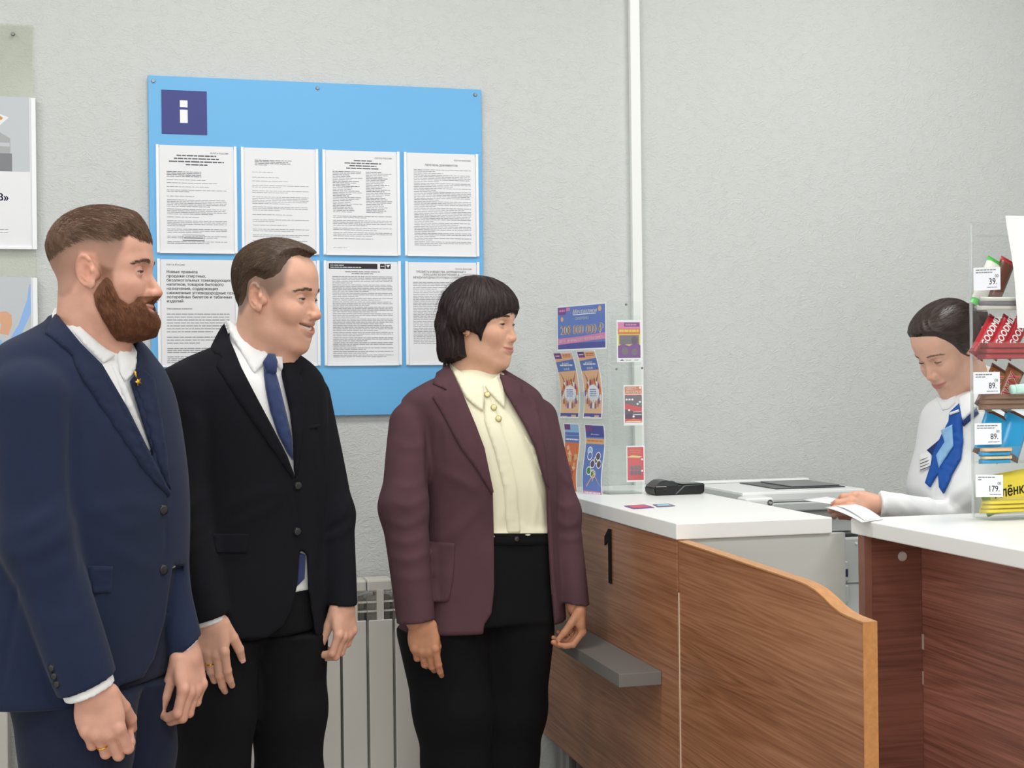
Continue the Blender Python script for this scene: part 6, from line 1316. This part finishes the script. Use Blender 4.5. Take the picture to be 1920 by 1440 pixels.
# ================================================================== card terminal and two cards on the counter
M_bk = mat('terminal_black', '1c1d1e', .35); M_bk2 = mat('terminal_grey', '34363a', .3); M_bkp = mat('terminal_paper', 'cfc8bc', .7)
tm = thing('card_terminal', 'black card payment terminal lying on the white counter by the stand', 'terminal', (1.432, -.375, 1.10), rotz=.02)
def side_prism(name, prof, y0, y1, m, bev=.003):
    bm = bmesh.new(); prism(bm, prof, y1-y0, Matrix(((1, 0, 0, 0), (0, 0, -1, y1), (0, 1, 0, .0006), (0, 0, 0, 1)))); bmesh.ops.bevel(bm, geom=list(bm.edges), offset=bev, segments=2, affect='EDGES', clamp_overlap=True); return from_bm(name, bm, m, tm)
side_prism('body', [(-.072, .004), (-.068, .0), (.068, 0), (.077, .004), (.078, .030), (.030, .027), (-.02, .024), (-.074, .022)], -.038, .038, M_bk)
side_prism('paper_cover', [(-.074, .020), (-.068, .026), (-.052, .039), (-.034, .042), (-.020, .036), (-.006, .036), (.002, .027), (-.004, .022)], -.036, .036, M_bk2)
bm = bmesh.new(); bbox(bm, (-.068, -.0395, .024), (-.038, -.030, .0255), .0005); from_bm('paper_strip', bm, M_bkp, tm)
bm = bmesh.new(); bbox(bm, (-.071, -.0392, .010), (-.040, -.036, .014), .0005); from_bm('card_slot', bm, mat('slot', '0a0a0a', .6), tm)
bm = bmesh.new(); bbox(bm, (.012, -.030, .0275), (.070, .030, .0305), .001); from_bm('screen', bm, mat('terminal_screen', '2a2e33', .1), tm)
bm = bmesh.new(); prism(bm, [(-.012, .002), (-.008, .002), (.018, .024), (.072, .0262), (.072, .0272), (.014, .0252)], .0006, Matrix(((1, 0, 0, 0), (0, 0, -1, -.0378), (0, 1, 0, .0006), (0, 0, 0, 1)))); from_bm('trim_line', bm, mat('terminal_line', '6a6d70', .3), tm)
for lab, pts, m, m2 in (('small purple card lying on the white counter top', ((1170, 949), (1188, 954.5), (1227, 952), (1208, 946.5)), C_pur, C_red), ('small grey card lying right of the purple card on the counter', ((1224, 946.5), (1233, 951), (1266, 949), (1254, 945)), C_gry, C_cyan)):
    P_ = [onz(x, y, 1.1005) for x, y in pts]; V = [p+A3(0, 0, h) for h in (0, .0012) for p in P_]
    c = mk('plastic_card', V, [(3, 2, 1, 0), (4, 5, 6, 7)]+[(i, (i+1) % 4, (i+1) % 4+4, i+4) for i in range(4)], m); meta(c, lab, 'card')
    ctr_ = np.mean(P_, 0); V = [ctr_+(p-ctr_)*A3(.75, .6, 1)+A3(0, 0, .0014) for p in P_]; mk('print', V, [(0, 1, 2, 3)], m2, c)

# ================================================================== office machine on the desk behind the counter
M_pw = mat('printer_white', 'e8ebe9', .35); M_pg = mat('printer_grey', 'c8ccca', .4); M_pd = mat('printer_dark', '3a3d40', .3); M_pm = mat('printer_mid', '7c8081', .4)
pr = thing('office_printer', 'white multifunction printer on the desk behind the left counter', 'printer', (1.78, -.28, .75)); PRB = pr.location
bxp = lambda n, lo, hi, m, b_=.004, par=pr: box(n, lo, hi, m, par, PRB, b_)
body = bxp('lower_body', (1.615, -.50, .751), (1.955, -.08, .972), M_pg, .006)
bxp('output_tray', (1.617, -.49, .973), (1.953, -.10, .982), M_pd, .002)
bxp('rear_column', (1.625, -.445, .983), (1.945, -.09, 1.046), M_pg, .003)
bxp('scanner_unit', (1.612, -.46, 1.047), (1.985, -.075, 1.072), M_pg, .004)
lid = bxp('scanner_lid', (1.606, -.452, 1.0735), (1.990, -.07, 1.104), M_pw, .007)
bm = bmesh.new(); bbox(bm, Vector((1.74, -.385, 1.1035))-PRB, Vector((1.96, -.13, 1.1075))-PRB, .003); meta(from_bm('feeder_recess', bm, M_pd, lid), 'dark feeder recess')
bm = bmesh.new(); bbox(bm, Vector((1.80, -.36, 1.1076))-PRB, Vector((1.955, -.15, 1.1110))-PRB, .002); from_bm('paper_guide', bm, M_pm, lid)
bm = bmesh.new(); bbox(bm, Vector((1.60, -.110, 1.104))-PRB, Vector((1.985, -.075, 1.1125))-PRB, .004); from_bm('hinge_bar', bm, M_pw, lid)
bm = bmesh.new(); bbox(bm, Vector((1.585, -.520, 1.056))-PRB, Vector((1.672, -.455, 1.094))-PRB, .009, 3); cp = from_bm('control_panel', bm, M_pw, pr)
c = ony(1444, 942.5, -.5205); bm = bmesh.new(); cyl(bm, Vector(c)-PRB, Vector(c+A3(0, -.0012, 0))-PRB, .0082, 24); em = from_bm('emblem', bm, mat('emblem_dark', '55585a', .4), cp)
s = Sheet(c+A3(-.0062, -.0014, -.005), (1, 0, 0), (0, 0, 1), .01, .01); s.obj = em; s.root = PRB
V, F = text2d('hp', .0115, 0, .25, 'CENTER'); mk('emblem_letters', [c+A3(v[0]+.0002, -.0015, v[1]-.0028) for v in V], F, C_wht, em, base=PRB)
bxp('drawer_line', (1.618, -.5012, .842), (1.953, -.4995, .845), M_pm, .0003)
bxp('handle_plate', (1.868, -.504, .85), (1.902, -.4995, .905), M_pg, .003); bxp('handle_plate', (1.868, -.506, .79), (1.902, -.4995, .838), M_pg, .003)
mk('blue_sticker', [A3(x, -.5045, z) for x, z in ((1.874, .862), (1.901, .862), (1.901, .884), (1.874, .884))], [(0, 1, 2, 3)], mat('sticker_navy', '2c2f5a', .4), pr, base=PRB)
mk('sticker_corner', [A3(x, -.5050, z) for x, z in ((1.874, .862), (1.886, .862), (1.886, .876), (1.874, .876))], [(0, 1, 2, 3)], mat('sticker_blue', '7a86c8', .4), pr, base=PRB)
bm = bmesh.new(); cyl(bm, Vector((1.93, -.50, .955))-PRB, Vector((1.93, -.5025, .955))-PRB, .0035, 14); from_bm('indicator', bm, mat('indicator_white', 'f8f8f8', .3), pr)
# sheets of paper in the clerk's hand
def loose(name, c4, lab, n=8, sag=.0):
    P_ = [onz(*q[:2], q[3]) if len(q) == 4 else dep(*q) for q in c4]; V = []; F = []; N_ = np.cross(P_[1]-P_[0], P_[3]-P_[0]); N_ /= np.linalg.norm(N_); N_ = N_ if N_[2] > 0 else -N_
    for h in (0., -.0007):
        for i in range(n+1):
            for j in range(n+1):
                u, v = i/n, j/n; V.append(P_[0]*(1-u)*(1-v)+P_[1]*u*(1-v)+P_[2]*u*v+P_[3]*(1-u)*v+N_*(h+sag*math.sin(math.pi*u)))
    k = n+1; a = lambda l, i, j: l*k*k+i*k+j
    for i in range(n):
        for j in range(n): F += [(a(0, i, j), a(0, i+1, j), a(0, i+1, j+1), a(0, i, j+1)), (a(1, i, j), a(1, i, j+1), a(1, i+1, j+1), a(1, i+1, j))]
    for i in range(n): F += [(a(0, i, 0), a(1, i, 0), a(1, i+1, 0), a(0, i+1, 0)), (a(0, i, n), a(0, i+1, n), a(1, i+1, n), a(1, i, n)), (a(0, 0, i), a(0, 0, i+1), a(1, 0, i+1), a(1, 0, i)), (a(0, n, i), a(1, n, i), a(1, n, i+1), a(0, n, i+1))]
    return meta(mk(name, V, F, C_wht, smooth=True), lab, 'paper')
loose('paper_sheet', ((1505, 937, 3.58), (1558, 945, 3.42), (1586, 938, 3.44), (1550, 931, 3.66)), 'white paper sheet pinched by the clerk over the printer')
loose('paper_sheet', ((1546, 951, 3.42), (1616, 979, 0, 1.1025), (1656, 973, 0, 1.1025), (1588, 945, 3.40)), 'white paper sheet hanging from the clerk hand onto the right counter', sag=.004)
loose('paper_sheet', ((1558, 947, 3.46), (1622, 976, 0, 1.1045), (1652, 970, 0, 1.1045), (1592, 944, 3.44)), 'second paper sheet just behind the hanging one on the right counter', sag=.008)

# ================================================================== snack rack on the right counter
M_acr3 = glass_mat('rack_acrylic', (.96, .97, .965), .06, .05); M_lipedge = glass_mat('rack_edge', (.9, .92, .92), .45, .1)
RX, RYB, RYF = 1.803, -1.272, -1.335
TX = float(ony(1824, 690, RYF)[0])
rk = thing('snack_rack', 'clear acrylic snack rack with price tags on the right counter', 'rack', (2.0, -1.30, 1.10)); RKB = rk.location
bxr = lambda n, lo, hi, m, b_=.001, par=rk: box(n, lo, hi, m, par, RKB, b_)
ztop = ony(1815, 416, RYB)[2]
bxr('back_panel', (RX, RYB, 1.1005), (2.25, RYB+.003, ztop), M_acr3)
bxr('edge_post', (RX-.0015, RYB-.006, 1.104), (RX+.0015, RYB+.004, ztop-.004), M_lipedge)
bxr('base_plate', (RX+.005, RYF-.01, 1.1005), (2.25, RYB, 1.1035), M_acr3)
LIPS = [ony(1850, y, RYF)[2] for y in (582, 675, 772, 870, 966)]
LIPT = [ony(1850, y, RYF)[2] for y in (548, 641, 738, 838, 934)]
for zb, zt_ in zip(LIPS, LIPT):
    bm = bmesh.new()
    bbox(bm, Vector((TX, RYF, zb))-RKB, Vector((2.24, RYF+.002, zt_))-RKB, .0008); bbox(bm, Vector((RX+.004, RYF+.002, zb))-RKB, Vector((2.24, RYB, zb+.002))-RKB); bbox(bm, Vector((TX, RYF+.002, zb+.002))-RKB, Vector((TX+.002, RYF+.010, zt_))-RKB)
    from_bm('shelf_tray', bm, M_acr3, rk)
bm = bmesh.new(); bbox(bm, Vector((RX+.010, RYB-.03, ztop-.034))-RKB, Vector((2.24, RYB-.001, ztop-.031))-RKB); from_bm('top_shelf', bm, M_acr3, rk)
M_tagp = mat('tag_paper', 'eef0f6', .6)
def tag(c, price, lines, lab):
    bl, br, tl = [ony(x, y, RYF-.003) for x, y in c]
    s = Sheet(bl, br-bl, (0, 0, 1), np.linalg.norm(br-bl), tl[2]-bl[2], None, .0008); meta(s.base('price_tag', M_tagp), lab, 'price tag', 'price tags on the snack rack'); W, H = s.w, s.h
    s.text(price, W*.88, H*.25, H*.38, M_ink2, .008, 0, 'RIGHT', sx=.92); s.text('00', W*.93, H*.55, H*.19, M_ink2, .004, 0, 'RIGHT')
    for k, (a, b_) in enumerate(lines): s.bars(W*.08, W*b_, H*(.86-.11*k), H*.05, M_ink, (.004, .012), .0012)
    s.bars(W*.5, W*.92, H*.10, H*.035, M_ink, (.004, .012), .001); s.done()
tag(((1826, 545), (1876, 543), (1826, 502)), '39.', ((0, .85), (0, .7)), 'price tag 39, highest tag on the snack rack')
tag(((1825.5, 739), (1875, 738), (1825.5, 698)), '89.', ((0, .7), (0, .45)), 'price tag 89 above the tray of brown bars')
tag(((1828, 834), (1878, 833), (1827, 794)), '89.', ((0, .85), (0, .8)), 'price tag 89 in front of the blue packs')
tag(((1830, 932), (1881, 932), (1829, 890)), '179.', ((0, .75), (0, .2)), 'price tag 179 in front of the yellow chocolate')
M_gr = mat('wrap_red', 'b8242e', .3, spec=.6); M_gd = mat('wrap_dark_red', '8a1822', .3); M_tw = mat('wrap_gold_brown', '8a5a36', .3, spec=.6); M_twd = mat('wrap_brown', '5e3524', .35); M_wr = mat('wrap_white', 'd8d4cc', .35); M_bl = mat('wrap_blue', '2a9ad0', .3); M_cr = mat('wrap_cream', 'e2cfa8', .4); M_ye = mat('wrap_yellow', 'e8d348', .35); M_gn = mat('wrap_green', '8ab04a', .4); M_gn2 = mat('cap_green', '4ab84a', .4)
def bar(name, x, z, ang, l, w_, t, m, lab, cat, group, y=RYF+.018, end=None, text=None, tm_=None, tsize=.02, outline=None, shear=0., lean=-.28, t0=.27):
    """a wrapped bar leaning in its tray: pillow shape with crimped ends"""
    n = 10; V = []; F = []
    for i in range(n+1):
        u = i/n; e = min(1, min(u, 1-u)*7+.08); hw = w_/2*(1+(.06 if i in (0, n) else 0))
        for v in np.linspace(-1, 1, 7): V.append((u*l, v*hw, t/2*e*(1-v**4*.9)))
        for v in np.linspace(1, -1, 7): V.append((u*l, v*hw, -t/2*e*(1-v**4*.9)))
    for i in range(n):
        for j in range(14): a = i*14+j; b_ = i*14+(j+1) % 14; F.append((a, a+14, b_+14, b_))
    F += [tuple(range(13, -1, -1)), tuple(range(n*14, n*14+14))]
    ux = A3(math.cos(ang), 0, math.sin(ang)); uy = A3(-math.sin(ang), 0, math.cos(ang)); nn = A3(0, -1, 0)
    R_ = np.stack([ux, uy, nn], 1); R_ = rotx(lean) @ R_; O_ = A3(x, y, z); T = lambda P: O_+np.asarray(P, float) @ R_.T
    o = mk(name, T(V), F, [m, end or m], None, True, mi=[1 if end and (k//14 in (0, n-1)) else 0 for k in range(n*14)]+[0, 0])
    meta(o, lab, cat, group)
    if text:
        V2, F2 = text2d(text, tsize, 0, shear, 'LEFT'); o0 = np.array([l*t0, -tsize*.36]); V2 = V2*np.array([.85, 1.0])
        hgt = lambda P2: t/2*np.clip(1-(np.abs(P2[:, 1])/(w_/2))**4*.9, 0, 1)
        for k, (mm, dx) in enumerate(((outline, .0011), (tm_, .0004)) if outline else ((tm_, .0006),)):
            VV = []; FF = []; nb = 0
            for ax, ay in ((-dx, 0), (dx, 0), (0, dx), (0, -dx)):
                Q = V2+o0+np.array([ax, ay]); VV.append(T(np.column_stack([Q, hgt(Q)+.0006+.0004*k]))); FF += [[i+nb for i in f] for f in F2]; nb += len(Q)
            mk('lettering', np.concatenate(VV), FF, mm, o)
    return o
a50 = math.radians(52)
for i in range(3):
    bar('candy_bar', TX+.012+0.008+.036*i, LIPS[1]+.008, a50, .115, .036, .016, M_gr, ['red candy bar nearest the rack left edge, lettering visible', 'second red candy bar from the left edge of the rack', 'third red candy bar at the right edge of the photo'][i], 'candy', 'red candy bars on the rack', y=RYF+.020, end=M_gd, text='GOODMIX', tm_=C_wht, tsize=.0215)
for i in range(2):
    bar('candy_bar', TX+.012+0.024+.042*i, LIPS[2]+.006, math.radians(56), .115, .042, .016, M_tw, 'gold brown candy bar with red lettering, left one above the 89 tag tray' if i == 0 else 'gold brown candy bar beside the left one, red lettering cut by photo edge', 'candy', 'gold brown bars on the rack', y=RYF+.020, end=M_twd, text='TWIX', tm_=mat('letter_red', 'b0202c', .4), tsize=.036, outline=C_wht, t0=.14)
for i in range(3):
    bar('candy_bar', TX+.012+0.009+.003*i, LIPS[2]+.010+.011*i, 0, .17, .012, .020, M_tw, ['gold brown bar lying flat, lowest behind the tray lip', 'gold brown bar lying flat, middle behind the tray lip', 'gold brown bar lying flat, top one behind the tray lip'][i], 'candy', 'gold brown bars on the rack', y=RYF+.012, lean=0)
    bar('candy_bar', TX+.012+0.008+.003*i, LIPS[1]+.008+.012*i, 0, .17, .012, .020, M_gr, ['red bar lying flat, lowest behind the tray lip', 'red bar lying flat, middle behind the tray lip', 'red bar lying flat, top one behind the tray lip'][i], 'candy', 'red candy bars on the rack', y=RYF+.012, end=M_gd, lean=0)
for i in range(2):
    bar('candy_bar', TX+.012+0.014+.034*i, LIPS[0]+.012, math.radians(58), .130, .036, .018, (M_wr, M_twd, M_wr, M_tw)[i], ['white and brown wrapped bar behind the 39 tag', 'dark brown bar right of the white one, top tray', 'white wrapped bar near the hanging white sheet', 'brown bar hidden behind the hanging white sheet'][i], 'candy', 'mixed bars in the top tray', y=RYF+.022, end=(M_gn2 if i == 0 else M_gr if i == 1 else M_twd), text=None)
for i in range(3): bar('candy_bar', TX+.012+0.008+.004*i, LIPS[0]+.007+.009*i, 0, .16, .011, .018, (M_wr, C_gry, M_wr)[i], ['pale bar lying lowest in the top tray', 'grey bar lying second in the top tray', 'pale bar lying uppermost in the top tray'][i], 'candy', 'mixed bars in the top tray', y=RYF+.012, lean=0)
for i in range(2): bar('snack_pack', TX+.012+0.033+.052*i, LIPS[3]+.012, math.radians(62), .115, .062, .022, M_bl, ['bright blue snack pack with a dark biscuit, leftmost behind the lower 89 tag', 'blue snack pack right of the first, at the photo edge', 'blue snack pack beyond the photo edge'][i], 'snack', 'blue snack packs', y=RYF+.026, end=M_twd)
for i in range(4):
    bar('wafer_bar', TX+.012+0.007+.004*(i % 2), LIPS[3]+.005+.0085*i, 0, .080, .0095, .030, (M_bl, M_cr, M_bl, C_org)[i], ['pale blue wafer bar, lowest of the flat stack', 'cream wafer bar second from below', 'blue wafer bar third from below', 'orange wafer bar on top of the flat stack'][i], 'candy', 'flat wafer bars below the 89 tag', y=RYF+.010, lean=0)
for i in range(2):
    bar('chocolate_bar', TX+.012+0.018+.012*i, LIPS[4]+.040-.004*i, math.radians(8), .19, .085, .012, M_ye, ['yellow chocolate bar standing in the lowest tray, black lettering', 'yellow chocolate bar just behind the front one'][i], 'chocolate', 'yellow chocolate bars', y=RYF+.020+.014*i, end=M_gn, text='Алёнка' if i == 0 else None, tm_=mat('letter_black', '2a2418', .5), tsize=.031, shear=.35, t0=.15)
for i in range(3): bar('chocolate_bar', TX+.012+0.008+.003*i, LIPS[4]+.008+.0095*i, 0, .19, .010, .030, M_ye, ['yellow chocolate bar lying lowest behind the bottom lip', 'yellow chocolate bar lying in the middle behind the bottom lip', 'yellow chocolate bar lying on top behind the bottom lip'][i], 'chocolate', 'yellow chocolate bars', y=RYF+.010, lean=0)
c = ony(1902, 730, RYF-.012); bm = bmesh.new(); cyl(bm, c, c+A3(.05, 0, .004), .0105, 18); cyl(bm, c-A3(.008, 0, 0), c, .0105, 18); meta(from_bm('candy_roll', bm, mat('roll_mint', 'bfe6d8', .4), None, True), 'mint green candy roll tucked at the right photo edge', 'candy')
P_ = [ony(x, y, RYF-.006) for x, y in ((1909, 615), (1886, 404))]
s = Sheet(A3(P_[1][0]+.012, RYF-.010, P_[0][2]), (1, 0, 0), (0, 0, 1), .16, P_[1][2]-P_[0][2], lambda v: .006*np.sin(v*18))
V = []; F = []; n = 12
for h in (0, -.0008):
    for i in range(n+1):
        v = i/n; xl = np.interp(v, [0, .25, .65, 1], [.024, .017, .010, .0]); p0 = s.P([(xl-.012, v*s.h), (.16, v*s.h)], h); V += list(p0)
for i in range(n): a = 2*i; F += [(a, a+1, a+3, a+2), (a+2*(n+1), a+2+2*(n+1), a+3+2*(n+1), a+1+2*(n+1)), (a, a+2, a+2+2*(n+1), a+2*(n+1)), (a+1, a+1+2*(n+1), a+3+2*(n+1), a+3)]
meta(mk('hanging_sheet', V, F, mat('sheet_white', 'f6f6f6', .5), smooth=True), 'white sheet hanging over the top right of the snack rack', 'paper')
